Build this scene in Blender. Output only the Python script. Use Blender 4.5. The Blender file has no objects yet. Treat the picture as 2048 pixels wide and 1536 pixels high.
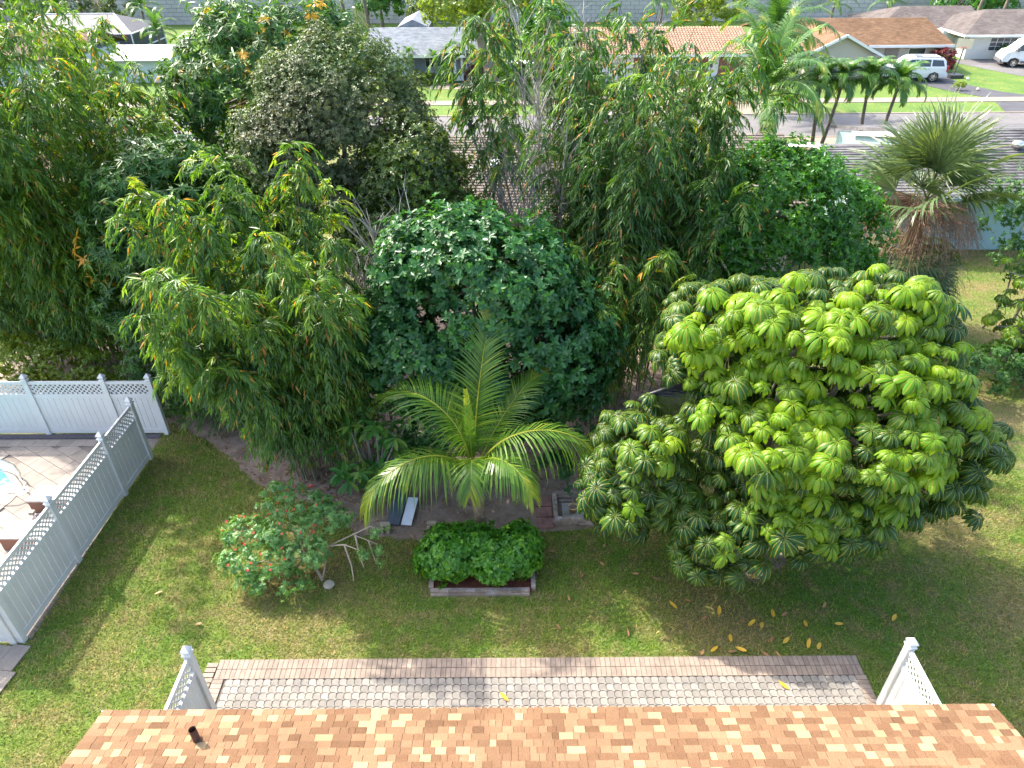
import bpy, math, random
import numpy as np
from mathutils import Vector, Matrix, Euler

# ------------------------------------------------------------------ camera, sky, sun, exposure
scene = bpy.context.scene
COL = scene.collection
R = math.radians
cam_d = bpy.data.cameras.new('camera'); cam = bpy.data.objects.new('camera', cam_d); COL.objects.link(cam)
cam_d.sensor_width = 36.0; cam_d.lens = 36.0 * 1420 / 2048
cam_d.clip_start = 0.1; cam_d.clip_end = 2000
cam.matrix_world = Matrix.Translation((0, 0, 12.8)) @ Matrix.Rotation(R(90 - 34.5), 4, 'X') @ Matrix.Rotation(R(-0.4), 4, 'Z')
scene.camera = cam
SUN = Vector((-0.765, 0.57, 1.0)).normalized()
world = bpy.data.worlds.new('World'); scene.world = world; world.use_nodes = True
wn = world.node_tree.nodes; wl = world.node_tree.links
sky = wn.new('ShaderNodeTexSky'); sky.sky_type = 'NISHITA'; sky.sun_disc = False
sky.sun_elevation = math.asin(SUN.z); sky.sun_rotation = math.atan2(SUN.x, SUN.y) % (2 * math.pi)
sky.altitude = 10; sky.air_density = 1.0; sky.dust_density = 4.0; sky.ozone_density = 1.0
wn['Background'].inputs['Strength'].default_value = 0.15
wl.new(sky.outputs[0], wn['Background'].inputs['Color'])
sun_d = bpy.data.lights.new('sun', 'SUN'); sun_d.energy = 2.1; sun_d.angle = R(0.6); sun_d.color = (1.0, 0.93, 0.82)
sun = bpy.data.objects.new('sun', sun_d); COL.objects.link(sun)
sun.rotation_euler = SUN.to_track_quat('Z', 'Y').to_euler()
vs = scene.view_settings
vs.view_transform = 'Standard'; vs.look = 'None'; vs.gamma = 1.0; vs.use_curve_mapping = False
vs.exposure = 2.25
cy = scene.cycles
cy.max_bounces = 6; cy.diffuse_bounces = 3; cy.glossy_bounces = 2; cy.transmission_bounces = 4; cy.transparent_max_bounces = 6
cy.caustics_reflective = False; cy.caustics_refractive = False

# ------------------------------------------------------------------ helpers
WL = {}                                            # world location of every Empty

def tag(o, label=None, cat=None, group=None, kind=None):
    if label: o['label'] = label
    if cat: o['category'] = cat
    if group: o['group'] = group
    if kind: o['kind'] = kind
    return o

def thing(name, label, cat, loc=(0, 0, 0), group=None):
    o = bpy.data.objects.new(name, None); COL.objects.link(o)
    o.empty_display_size = 0.2
    o.location = loc; WL[o] = np.array(loc, float)
    return tag(o, label, cat, group)

def wloc(parent):
    return WL.get(parent, np.zeros(3)) if parent is not None else np.zeros(3)

def link_mesh(name, me, parent=None, loc=None, rot=None):
    o = bpy.data.objects.new(name, me); COL.objects.link(o)
    if parent is not None:
        o.parent = parent
        WL.setdefault(o, wloc(parent).copy())
    if loc is not None:
        o.location = Vector(loc) - Vector(wloc(parent)) if parent is not None else Vector(loc)
    if rot is not None: o.rotation_euler = rot
    return o

class MB:
    """collects polygons in world coordinates"""
    def __init__(s): s.v = []; s.f = []
    def add(s, V, F):
        b = len(s.v); s.v += [tuple(p) for p in V]; s.f += [tuple(i + b for i in q) for q in F]; return s
    def box(s, x0, x1, y0, y1, z0, z1):
        V = [(x0,y0,z0),(x1,y0,z0),(x1,y1,z0),(x0,y1,z0),(x0,y0,z1),(x1,y0,z1),(x1,y1,z1),(x0,y1,z1)]
        return s.add(V, [(0,3,2,1),(4,5,6,7),(0,1,5,4),(1,2,6,5),(2,3,7,6),(3,0,4,7)])
    def obox(s, c, ax, ay, az, hx, hy, hz):
        c = np.array(c, float); ax, ay, az = (np.array(a, float) for a in (ax, ay, az))
        V = [c + sx*hx*ax + sy*hy*ay + sz*hz*az for sz in (-1, 1) for sx, sy in ((-1,-1),(1,-1),(1,1),(-1,1))]
        return s.add(V, [(0,3,2,1),(4,5,6,7),(0,1,5,4),(1,2,6,5),(2,3,7,6),(3,0,4,7)])
    def beam(s, a, b, w, h, up=(0, 0, 1)):
        a = np.array(a, float); b = np.array(b, float); d = b - a; L = np.linalg.norm(d); d /= L
        u = np.array(up, float); sd = np.cross(d, u); sd /= np.linalg.norm(sd); u = np.cross(sd, d)
        return s.obox((a + b) / 2, d, sd, u, L / 2, w / 2, h / 2)
    def prism(s, poly, z0, z1):
        n = len(poly); V = [(x, y, z0) for x, y in poly] + [(x, y, z1) for x, y in poly]
        return s.add(V, [tuple(range(n - 1, -1, -1)), tuple(range(n, 2 * n))] + [(i, (i+1) % n, n + (i+1) % n, n + i) for i in range(n)])
    def ext(s, poly, a, b, axis):
        """extrude polygon given in the two other axes along axis from a to b"""
        n = len(poly)
        def P(p, t): return (t, p[0], p[1]) if axis == 'x' else (p[0], t, p[1])
        V = [P(p, a) for p in poly] + [P(p, b) for p in poly]
        return s.add(V, [tuple(range(n)), tuple(range(2*n - 1, n - 1, -1))] + [(i, n + i, n + (i+1) % n, (i+1) % n) for i in range(n)])
    def tube(s, pts, rad, sides=6, cap=True):
        V, F = tube_arrays(pts, rad, sides, cap); return s.add(V, F)
    def lathe(s, prof, c, sides=16):
        n = len(prof); V = []; F = []
        for r, z in prof:
            for k in range(sides):
                a = 2*math.pi*k/sides; V.append((c[0] + r*math.cos(a), c[1] + r*math.sin(a), c[2] + z))
        for i in range(n - 1):
            for k in range(sides):
                F.append((i*sides + k, i*sides + (k+1) % sides, (i+1)*sides + (k+1) % sides, (i+1)*sides + k))
        F.append(tuple(range(sides - 1, -1, -1))); F.append(tuple((n-1)*sides + k for k in range(sides)))
        return s.add(V, F)
    def mesh(s, name, m, off=(0, 0, 0), smooth=False):
        me = bpy.data.meshes.new(name)
        me.from_pydata((np.array(s.v, float) - np.array(off, float)).tolist(), [], s.f)
        me.materials.append(m)
        if smooth:
            me.polygons.foreach_set('use_smooth', [True] * len(me.polygons))
        me.update(); return me
    def build(s, name, m, parent=None, smooth=False, **kw):
        o = link_mesh(name, s.mesh(name, m, wloc(parent), smooth), parent)
        return tag(o, **kw) if kw else o

def tube_arrays(pts, rad, sides=6, cap=True):
    P = np.array(pts, float); n = len(P)
    T = np.gradient(P, axis=0); T /= np.linalg.norm(T, axis=1)[:, None] + 1e-9
    ref = np.array([0.0, 0.0, 1.0]) if abs(T[0][2]) < 0.8 else np.array([1.0, 0.0, 0.0])
    V = []
    for i in range(n):
        a = np.cross(T[i], ref); a /= np.linalg.norm(a) + 1e-9; b = np.cross(T[i], a)
        for k in range(sides):
            th = 2*math.pi*k/sides
            V.append(P[i] + rad[i]*(math.cos(th)*a + math.sin(th)*b))
    F = [(i*sides + k, i*sides + (k+1) % sides, (i+1)*sides + (k+1) % sides, (i+1)*sides + k) for i in range(n-1) for k in range(sides)]
    if cap: F += [tuple(range(sides)), tuple((n-1)*sides + k for k in range(sides - 1, -1, -1))]
    return V, F

def np_mesh(name, V, F, m, off=(0, 0, 0), attrs=None):
    """V (n,3), F (k,m) all faces with the same corner count"""
    me = bpy.data.meshes.new(name); V = np.asarray(V, np.float32) - np.asarray(off, np.float32)
    k, c = F.shape
    me.vertices.add(len(V)); me.vertices.foreach_set('co', V.ravel())
    me.loops.add(k * c); me.loops.foreach_set('vertex_index', F.astype(np.int32).ravel())
    me.polygons.add(k); me.polygons.foreach_set('loop_start', np.arange(0, k*c, c, dtype=np.int32))
    me.polygons.foreach_set('loop_total', np.full(k, c, np.int32))
    for an, av in (attrs or {}).items():
        at = me.attributes.new(an, 'FLOAT', 'POINT'); at.data.foreach_set('value', np.asarray(av, np.float32))
    me.materials.append(m); me.update(calc_edges=True)
    return me

def unit(a): return a / (np.linalg.norm(a, axis=-1, keepdims=True) + 1e-9)

KITE = (np.array([(0,0,0),(.42,.5,.07),(1,0,-.05),(.42,-.5,.07)]), np.array([(0,3,2),(0,2,1)]))
LANCE = (np.array([(0,0,0),(.33,.5,.035),(1,0,-.10),(.33,-.5,.035)]), np.array([(0,3,2),(0,2,1)]))
HEX = (np.array([(0,0,0),(.25,.36,.05),(.66,.46,.03),(1,0,-.10),(.66,-.46,.03),(.25,-.36,.05)]), np.array([(0,5,4,3),(0,3,2,1)]))

def leaf_mesh(name, P, D, N, L, W, t, tmpl, m, off=(0, 0, 0)):
    V0, F0 = tmpl; n = len(P); D = unit(D); S = unit(np.cross(D, N)); N2 = np.cross(S, D)
    L = np.broadcast_to(L, n); W = np.broadcast_to(W, n)
    V = (P[:, None, :] + D[:, None, :]*(V0[None, :, 0:1]*L[:, None, None]) + S[:, None, :]*(V0[None, :, 1:2]*W[:, None, None])
         + N2[:, None, :]*(V0[None, :, 2:3]*L[:, None, None]))
    k = len(V0); F = (F0[None] + (np.arange(n)*k)[:, None, None]).reshape(-1, F0.shape[1])
    return np_mesh(name, V.reshape(-1, 3), F, m, off, {'t': np.repeat(t, k)})

# ------------------------------------------------------------------ materials
def nmat(name):
    m = bpy.data.materials.new(name); m.use_nodes = True
    nt = m.node_tree; return m, nt.nodes, nt.links, nt.nodes['Principled BSDF']

def ramp(nodes, stops, interp='LINEAR'):
    r = nodes.new('ShaderNodeValToRGB'); cr = r.color_ramp; cr.interpolation = interp
    while len(cr.elements) < len(stops): cr.elements.new(0.5)
    for e, (p, c) in zip(cr.elements, stops): e.position = p; e.color = (*c, 1)
    return r

def mixrgb(nodes, links, fac, a, b, mode='MIX'):
    n = nodes.new('ShaderNodeMix'); n.data_type = 'RGBA'; n.blend_type = mode
    for sock, val in ((n.inputs[0], fac), (n.inputs[6], a), (n.inputs[7], b)):
        if hasattr(val, 'is_output'): links.new(val, sock)
        elif isinstance(val, (int, float)): sock.default_value = val
        else: sock.default_value = (*val, 1)
    return n.outputs[2]

def noise(nodes, links, vec, scale, detail=4, rough=0.55):
    n = nodes.new('ShaderNodeTexNoise'); n.inputs['Scale'].default_value = scale
    n.inputs['Detail'].default_value = detail; n.inputs['Roughness'].default_value = rough
    if vec is not None: links.new(vec, n.inputs['Vector'])
    return n.outputs['Fac']

def solid(name, c1, c2=None, scale=3.0, rough=0.7, bump=0.0, bscale=40, rnd=0.0, metal=0.0, spec=0.5, stain=None):
    """colour with noise mottling, object random brightness and fine bump"""
    m, N, Lk, b = nmat(name); b.inputs['Roughness'].default_value = rough; b.inputs['Metallic'].default_value = metal
    b.inputs['Specular IOR Level'].default_value = spec
    pos = N.new('ShaderNodeNewGeometry').outputs['Position']
    c2 = c2 or tuple(x*0.8 for x in c1)
    rp = ramp(N, [(0.32, c1), (0.68, c2)]); Lk.new(noise(N, Lk, pos, scale), rp.inputs[0]); col = rp.outputs[0]
    if stain:
        rs = ramp(N, [(0.55, (0, 0, 0)), (0.72, (1, 1, 1))]); Lk.new(noise(N, Lk, pos, stain[1], 5, 0.65), rs.inputs[0])
        col = mixrgb(N, Lk, rs.outputs[0], col, stain[0])
    if rnd:
        oi = N.new('ShaderNodeObjectInfo'); mr = N.new('ShaderNodeMapRange')
        mr.inputs[3].default_value = 1 - rnd; mr.inputs[4].default_value = 1 + rnd; Lk.new(oi.outputs['Random'], mr.inputs[0])
        cb = N.new('ShaderNodeCombineColor')
        for i in range(3): Lk.new(mr.outputs[0], cb.inputs[i])
        col = mixrgb(N, Lk, 1.0, col, cb.outputs[0], 'MULTIPLY')
    Lk.new(col, b.inputs['Base Color'])
    if bump:
        bp = N.new('ShaderNodeBump'); bp.inputs['Strength'].default_value = bump; bp.inputs['Distance'].default_value = 0.02
        Lk.new(noise(N, Lk, pos, bscale, 3), bp.inputs['Height']); Lk.new(bp.outputs[0], b.inputs['Normal'])
    return m

def leaf_mat(name, stops, rough=0.42, transl=0.4, warm=(1.75, 1.6, 0.7), spec=0.5, hue=None):
    m, N, Lk, b = nmat(name); b.inputs['Roughness'].default_value = rough; b.inputs['Specular IOR Level'].default_value = spec
    at = N.new('ShaderNodeAttribute'); at.attribute_name = 't'
    rp = ramp(N, stops); Lk.new(at.outputs['Fac'], rp.inputs[0]); col = rp.outputs[0]
    if hue:                                        # soft patches of a second leaf colour through the crown
        pos = N.new('ShaderNodeNewGeometry').outputs['Position']
        rs = ramp(N, [(0.42, (0, 0, 0)), (0.62, (1, 1, 1))]); Lk.new(noise(N, Lk, pos, hue[1], 2), rs.inputs[0])
        col = mixrgb(N, Lk, rs.outputs[0], col, mixrgb(N, Lk, 1.0, col, hue[0], 'MULTIPLY'))
    Lk.new(col, b.inputs['Base Color'])
    tr = N.new('ShaderNodeBsdfTranslucent'); Lk.new(mixrgb(N, Lk, 1.0, col, warm, 'MULTIPLY'), tr.inputs['Color'])
    mx = N.new('ShaderNodeMixShader'); mx.inputs[0].default_value = transl
    Lk.new(b.outputs[0], mx.inputs[1]); Lk.new(tr.outputs[0], mx.inputs[2])
    Lk.new(mx.outputs[0], N['Material Output'].inputs['Surface'])
    return m

def lawn_colour(N, Lk, seed=0.0):
    """green and dry tan patches, a function of the place only, shared by the soil sheet and the blades"""
    pos = N.new('ShaderNodeNewGeometry').outputs['Position']
    r1 = ramp(N, [(0.36, (0.092, 0.185, 0.012)), (0.50, (0.145, 0.200, 0.025)), (0.62, (0.24, 0.205, 0.078))])
    Lk.new(noise(N, Lk, pos, 0.33, 5, 0.62), r1.inputs[0])
    r2 = ramp(N, [(0.45, (0, 0, 0)), (0.70, (1, 1, 1))]); Lk.new(noise(N, Lk, pos, 2.3, 4, 0.6), r2.inputs[0])
    return mixrgb(N, Lk, r2.outputs[0], r1.outputs[0], (0.22, 0.19, 0.073)), pos

def lawn_mats():
    m, N, Lk, b = nmat('lawn_soil'); col, pos = lawn_colour(N, Lk)
    r3 = ramp(N, [(0.40, (0.35, 0.32, 0.28)), (0.62, (0.95, 0.95, 0.9))]); Lk.new(noise(N, Lk, pos, 22, 5, 0.7), r3.inputs[0])
    Lk.new(mixrgb(N, Lk, 1.0, col, r3.outputs[0], 'MULTIPLY'), b.inputs['Base Color']); b.inputs['Roughness'].default_value = 0.95
    bp = N.new('ShaderNodeBump'); bp.inputs['Strength'].default_value = 0.6; bp.inputs['Distance'].default_value = 0.03
    Lk.new(noise(N, Lk, pos, 30, 4), bp.inputs['Height']); Lk.new(bp.outputs[0], b.inputs['Normal'])
    g, N, Lk, b = nmat('lawn_blades'); col, pos = lawn_colour(N, Lk)
    at = N.new('ShaderNodeAttribute'); at.attribute_name = 't'
    r4 = ramp(N, [(0.0, (0.5, 0.7, 0.4)), (0.7, (1.2, 1.35, 0.8)), (0.86, (1.5, 1.25, 1.3)), (1.0, (2.6, 1.9, 2.4))]); Lk.new(at.outputs['Fac'], r4.inputs[0])
    col = mixrgb(N, Lk, 1.0, col, r4.outputs[0], 'MULTIPLY')
    Lk.new(col, b.inputs['Base Color']); b.inputs['Roughness'].default_value = 0.55
    tr = N.new('ShaderNodeBsdfTranslucent'); Lk.new(mixrgb(N, Lk, 1.0, col, (1.5, 1.45, 0.7), 'MULTIPLY'), tr.inputs['Color'])
    mx = N.new('ShaderNodeMixShader'); mx.inputs[0].default_value = 0.4
    Lk.new(b.outputs[0], mx.inputs[1]); Lk.new(tr.outputs[0], mx.inputs[2]); Lk.new(mx.outputs[0], N['Material Output'].inputs['Surface'])
    return m, g

LAWN_SOIL, LAWN_BLADES = lawn_mats()
M = {}
M['soil'] = solid('bare_soil', (0.13, 0.095, 0.07), (0.26, 0.20, 0.16), 2.2, 0.95, 0.8, 25, stain=((0.07, 0.045, 0.03), 9))
M['litter'] = leaf_mat('dry_litter', [(0, (0.10, 0.05, 0.025)), (0.5, (0.24, 0.13, 0.06)), (1, (0.42, 0.27, 0.14))], 0.7, 0.15, (1, 1, 1))
M['mulch'] = solid('red_mulch', (0.16, 0.045, 0.02), (0.07, 0.02, 0.012), 18, 0.95, 1.0, 50)
M['vinyl'] = solid('white_vinyl', (0.60, 0.60, 0.585), (0.54, 0.545, 0.53), 1.2, 0.35, stain=((0.58, 0.61, 0.60), 1.6))
M['asphalt_old'] = solid('worn_asphalt', (0.135, 0.128, 0.125), (0.10, 0.095, 0.093), 0.35, 0.9, 0.4, 30, stain=((0.165, 0.157, 0.15), 0.8))
M['asphalt_new'] = solid('dark_asphalt', (0.065, 0.065, 0.072), (0.045, 0.045, 0.05), 1.0, 0.85, 0.4, 30)
M['concrete'] = solid('pale_concrete', (0.235, 0.197, 0.15), (0.19, 0.16, 0.125), 0.7, 0.9, 0.3, 30)
M['drive_paver'] = solid('beige_drive', (0.34, 0.28, 0.22), (0.26, 0.21, 0.17), 1.2, 0.9, 0.3, 12)
M['noise_wall'] = solid('weathered_block', (0.52, 0.49, 0.47), (0.36, 0.34, 0.33), 0.25, 0.9, 0.3, 8, rnd=0.10, stain=((0.17, 0.165, 0.17), 0.30))
M['bark'] = solid('bark', (0.13, 0.10, 0.075), (0.24, 0.20, 0.16), 6, 0.9, 0.8, 25)
M['bark_grey'] = solid('grey_bark', (0.27, 0.245, 0.22), (0.17, 0.15, 0.13), 5, 0.9, 0.6, 25)
M['palm_trunk'] = solid('palm_trunk', (0.30, 0.22, 0.13), (0.15, 0.10, 0.06), 9, 0.9, 0.9, 30)
M['palm_grey'] = solid('smooth_palm_trunk', (0.20, 0.16, 0.12), (0.11, 0.085, 0.065), 4, 0.85, 0.5, 20)
M['culm'] = solid('bamboo_culm', (0.19, 0.17, 0.10), (0.08, 0.10, 0.05), 2.0, 0.5, rnd=0.25, stain=((0.30, 0.28, 0.24), 4))
M['culm_dead'] = solid('dead_bamboo', (0.40, 0.37, 0.34), (0.26, 0.24, 0.22), 3.0, 0.8, rnd=0.12, stain=((0.16, 0.14, 0.13), 3))
M['twig'] = solid('pale_twig', (0.36, 0.29, 0.22), (0.25, 0.19, 0.14), 6, 0.8)
M['steel'] = solid('steel_tube', (0.72, 0.70, 0.66), (0.62, 0.60, 0.55), 8, 0.22, metal=0.9)
M['dark'] = solid('dark_screen', (0.022, 0.024, 0.028), (0.015, 0.016, 0.02), 3, 0.6)
M['glass'] = solid('window_glass', (0.035, 0.045, 0.055), (0.05, 0.06, 0.075), 0.8, 0.08)
M['white'] = solid('white_paint', (0.76, 0.76, 0.74), (0.70, 0.70, 0.68), 1.0, 0.5)
M['rubber'] = solid('rubber', (0.02, 0.02, 0.02), (0.03, 0.03, 0.03), 5, 0.8)
M['black'] = solid('black_plastic', (0.025, 0.025, 0.03), (0.035, 0.035, 0.04), 5, 0.5)

# leaf palettes: mostly true colours of the living leaf, the top end of t is dry or fresh leaves
G_BAM = [(0, (0.034, 0.100, 0.016)), (0.45, (0.075, 0.180, 0.022)), (0.80, (0.17, 0.29, 0.030)), (0.93, (0.25, 0.29, 0.045)), (0.97, (0.42, 0.20, 0.04)), (1, (0.46, 0.24, 0.07))]
G_BAM2 = [(0, (0.026, 0.085, 0.016)), (0.5, (0.060, 0.155, 0.022)), (0.82, (0.14, 0.25, 0.030)), (0.92, (0.25, 0.27, 0.05)), (0.95, (0.40, 0.20, 0.05)), (1, (0.44, 0.22, 0.07))]
M['bamboo'] = leaf_mat('bamboo_leaf', G_BAM, 0.40, 0.42, hue=((1.45, 1.25, 0.9), 0.45))
M['bamboo2'] = leaf_mat('bamboo_leaf_darker', G_BAM2, 0.40, 0.40)
M['mango'] = leaf_mat('mango_leaf', [(0, (0.022, 0.075, 0.014)), (0.55, (0.055, 0.150, 0.024)), (0.92, (0.13, 0.25, 0.030)), (0.955, (0.50, 0.33, 0.03)), (1, (0.55, 0.27, 0.03))], 0.38, 0.30, spec=0.38)
M['oak'] = leaf_mat('oak_leaf', [(0, (0.045, 0.062, 0.024)), (0.6, (0.105, 0.125, 0.055)), (1, (0.23, 0.23, 0.12))], 0.42, 0.25, spec=0.35, hue=((0.85, 1.25, 0.7), 0.35))
M['oak2'] = leaf_mat('oak_leaf_green', [(0, (0.030, 0.065, 0.014)), (0.6, (0.075, 0.130, 0.022)), (1, (0.21, 0.24, 0.03))], 0.35, 0.35, hue=((1.6, 1.5, 0.9), 0.6))
M['ficus'] = leaf_mat('ficus_leaf', [(0, (0.016, 0.075, 0.022)), (0.6, (0.042, 0.150, 0.036)), (0.95, (0.11, 0.270, 0.055)), (1, (0.20, 0.34, 0.05))], 0.36, 0.32, spec=0.4)
M['green'] = leaf_mat('bright_leaf', [(0, (0.020, 0.095, 0.012)), (0.6, (0.055, 0.190, 0.018)), (1, (0.13, 0.30, 0.022))], 0.35, 0.42, hue=((1.3, 1.2, 0.9), 0.5))
M['yellowgreen'] = leaf_mat('yellowgreen_leaf', [(0, (0.09, 0.16, 0.012)), (0.6, (0.17, 0.25, 0.018)), (1, (0.30, 0.36, 0.03))], 0.4, 0.42)
M['hedge'] = leaf_mat('hedge_leaf', [(0, (0.022, 0.085, 0.014)), (0.6, (0.055, 0.165, 0.020)), (1, (0.16, 0.29, 0.03))], 0.45, 0.35)
M['bed'] = leaf_mat('bed_shrub_leaf', [(0, (0.035, 0.150, 0.012)), (0.6, (0.095, 0.280, 0.016)), (1, (0.27, 0.46, 0.025))], 0.42, 0.38)
M['jatropha'] = leaf_mat('jatropha_leaf', [(0, (0.06, 0.17, 0.04)), (0.6, (0.15, 0.31, 0.08)), (1, (0.32, 0.45, 0.14))], 0.35, 0.4)
M['petal'] = leaf_mat('red_petal', [(0, (0.60, 0.035, 0.04)), (1, (0.72, 0.06, 0.06))], 0.5, 0.3, (1.2, 0.9, 0.9))
M['plumeria'] = leaf_mat('plumeria_leaf', [(0, (0.04, 0.14, 0.026)), (0.7, (0.09, 0.25, 0.045)), (0.95, (0.16, 0.33, 0.06)), (1, (0.25, 0.30, 0.05))], 0.38, 0.3)
M['palm'] = leaf_mat('palm_leaflet', [(0, (0.045, 0.115, 0.014)), (0.55, (0.11, 0.225, 0.024)), (0.85, (0.28, 0.35, 0.035)), (1, (0.46, 0.38, 0.05))], 0.36, 0.42, spec=0.45)
M['palm_far'] = leaf_mat('palm_leaflet_green', [(0, (0.030, 0.095, 0.018)), (0.6, (0.075, 0.185, 0.028)), (0.93, (0.19, 0.28, 0.035)), (1, (0.45, 0.36, 0.06))], 0.38, 0.35)
M['sabal'] = leaf_mat('fan_palm_leaf', [(0, (0.045, 0.085, 0.032)), (0.6, (0.105, 0.160, 0.060)), (0.9, (0.21, 0.25, 0.095)), (1, (0.36, 0.32, 0.12))], 0.4, 0.3)
M['sabal_dry'] = leaf_mat('dry_fan_leaf', [(0, (0.14, 0.09, 0.055)), (0.5, (0.27, 0.19, 0.11)), (1, (0.42, 0.33, 0.24))], 0.8, 0.15, (1, 1, 1))
M['dead_leaf'] = leaf_mat('yellow_fallen_leaf', [(0, (0.62, 0.36, 0.03)), (0.6, (0.70, 0.45, 0.05)), (0.8, (0.45, 0.25, 0.10)), (1, (0.36, 0.17, 0.09))], 0.5, 0.2, (1, 1, 1))
M['crimson'] = leaf_mat('crimson_leaf', [(0, (0.10, 0.012, 0.014)), (1, (0.28, 0.03, 0.03))], 0.4, 0.3, (1.2, 1, 1))
M['rachis'] = solid('palm_rib', (0.36, 0.37, 0.05), (0.27, 0.31, 0.05), 4, 0.45)

# ------------------------------------------------------------------ the ground, roads and paving sheets
def sheet(name, poly, z, m, **kw):
    mb = MB(); mb.add([(x, y, z) for x, y in poly], [tuple(range(len(poly)))])
    o = mb.build(name, m); o['kind'] = 'structure'; return tag(o, **kw)

gm = MB(); n = 40
gx = np.concatenate([[-900, -300], np.linspace(-70, 70, n), [300, 900]]); gy = np.concatenate([[-400, -60], np.linspace(-10, 110, n), [300, 1500]])
for y in gy:
    for x in gx: gm.v.append((x, y, 0.0))
K = len(gx)
gm.f = [(j*K + i, j*K + i + 1, (j+1)*K + i + 1, (j+1)*K + i) for j in range(len(gy) - 1) for i in range(K - 1)]
tag(gm.build('ground', LAWN_SOIL), 'mown lawn of green and dry tan grass', 'lawn', kind='structure')

def slab(name, poly, z0, z1, m):
    o = MB().prism(poly, z0, z1).build(name, m); o['kind'] = 'structure'; return o

sheet('road', [(-140, 46.3), (140, 46.3), (140, 51.9), (-140, 51.9)], 0.012, M['asphalt_old'])
slab('kerb', [(-140, 51.9), (140, 51.9), (140, 52.1), (-140, 52.1)], -0.05, 0.05, M['concrete'])
slab('kerb', [(-140, 46.1), (140, 46.1), (140, 46.3), (-140, 46.3)], -0.05, 0.05, M['concrete'])
flm, N, Lk, b = nmat('front_lawn_grass'); pos = N.new('ShaderNodeNewGeometry').outputs['Position']
r1 = ramp(N, [(0.38, (0.060, 0.130, 0.010)), (0.55, (0.09, 0.155, 0.014)), (0.68, (0.14, 0.165, 0.03))]); Lk.new(noise(N, Lk, pos, .5, 6, .65), r1.inputs[0])
r2 = ramp(N, [(0.35, (.65, .65, .6)), (0.65, (1.25, 1.25, 1.2))]); Lk.new(noise(N, Lk, pos, 7, 4, .7), r2.inputs[0]); Lk.new(mixrgb(N, Lk, 1.0, r1.outputs[0], r2.outputs[0], 'MULTIPLY'), b.inputs['Base Color']); b.inputs['Roughness'].default_value = .95
bp = N.new('ShaderNodeBump'); bp.inputs['Strength'].default_value = .8; bp.inputs['Distance'].default_value = .05; Lk.new(noise(N, Lk, pos, 14, 3), bp.inputs['Height']); Lk.new(bp.outputs[0], b.inputs['Normal'])
sheet('front_lawn', [(-140, 52.1), (140, 52.1), (140, 55.14), (-140, 55.14)], 0.006, flm)
sheet('front_lawn', [(-140, 56.56), (140, 56.56), (140, 96.9), (-140, 96.9)], 0.006, flm)
# sidewalk of separate flags, the ones near enough to tell apart
sw = tag(MB().box(-140, 140, 55.15, 56.55, -0.05, 0.012).build('sidewalk', M['concrete']), kind='structure')
fm = MB().box(-0.74, 0.74, -0.68, 0.68, 0, 0.03).mesh('flag', M['concrete'])
for i in range(60):
    link_mesh('flag', fm, sw, (-38 + i*1.5, 55.85, 0.014))
slab('asphalt_driveway', [(33.4, 62.8), (33.6, 60.4), (34.6, 58.4), (36.0, 56.62), (40.2, 56.62), (38.2, 58.4), (37.0, 60.6), (36.6, 64.2), (35.0, 65.4), (30.2, 65.2), (30.2, 62.4)], -0.05, 0.03, M['asphalt_new'])
slab('asphalt_driveway', [(36.0, 55.08), (39.6, 55.08), (40.4, 52.15), (35.0, 52.15)], -0.05, 0.024, M['asphalt_new'])
slab('van_driveway', [(40.8, 69.5), (43.0, 64.4), (47.0, 59.0), (53.0, 59.0), (50, 66), (49.0, 71.5), (41, 71.3)], -0.05, 0.03, M['asphalt_old'])
slab('paver_driveway', [(6.6, 56.62), (13.2, 56.62), (13.4, 63.2), (6.4, 63.2)], -0.05, 0.03, M['drive_paver'])
slab('paver_driveway', [(6.4, 52.15), (13.6, 52.15), (13.2, 55.08), (6.6, 55.08)], -0.05, 0.03, M['drive_paver'])
slab('entry_path', [(13.5, 58.9), (20.5, 58.9), (20.5, 60.2), (13.5, 60.2)], -0.05, 0.03, M['concrete'])
slab('entry_path', [(-6.5, 60.6), (-3.0, 60.6), (-3.0, 63.0), (-6.5, 62.2)], -0.05, 0.03, M['drive_paver'])
slab('paver_driveway', [(18.2, 46.05), (23.5, 46.05), (22.5, 37.5), (17.8, 37.5)], -0.05, 0.03, M['concrete'])
slab('paver_driveway', [(16.5, 52.15), (20.5, 52.15), (19.2, 55.08), (16.2, 55.08)], -0.05, 0.03, M['concrete'])

# bare soil under the trees, irregular outline
def blob(pts, amp, seed):
    rs = np.random.RandomState(seed); out = []
    n = len(pts)
    for i in range(n):
        a = np.array(pts[i]); b = np.array(pts[(i+1) % n]); k = max(2, int(np.linalg.norm(b - a)/0.25))
        for j in range(k):
            p = a + (b - a)*j/k; out.append(tuple(p + rs.uniform(-amp, amp, 2)))
    return out
SOIL_POLY = [(-6.6, 13.9), (-4.4, 13.0), (-3.8, 12.1), (-1.8, 12.0), (0.6, 12.2), (2.4, 12.45), (3.6, 13.4), (3.4, 16.0), (5, 19), (4, 24), (-10, 24), (-14, 20), (-10.6, 17), (-9.2, 16.2), (-8.4, 15.6)]
so = sheet('soil', blob(SOIL_POLY, 0.10, 3), 0.006, M['soil']); so.name = 'planting_soil'
sheet('planting_soil', blob([(3.9, 11.6), (4.6, 10.9), (5.6, 10.7), (6.4, 11.3), (6.3, 12.3), (5.2, 12.8), (4.2, 12.4)], 0.12, 5), 0.007, M['soil'])
sheet('planting_soil', blob([(-17, 16.4), (-10.4, 16.35), (-10.8, 20.5), (-17, 21.5)], 0.1, 6), 0.008, M['drive_paver'])

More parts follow.
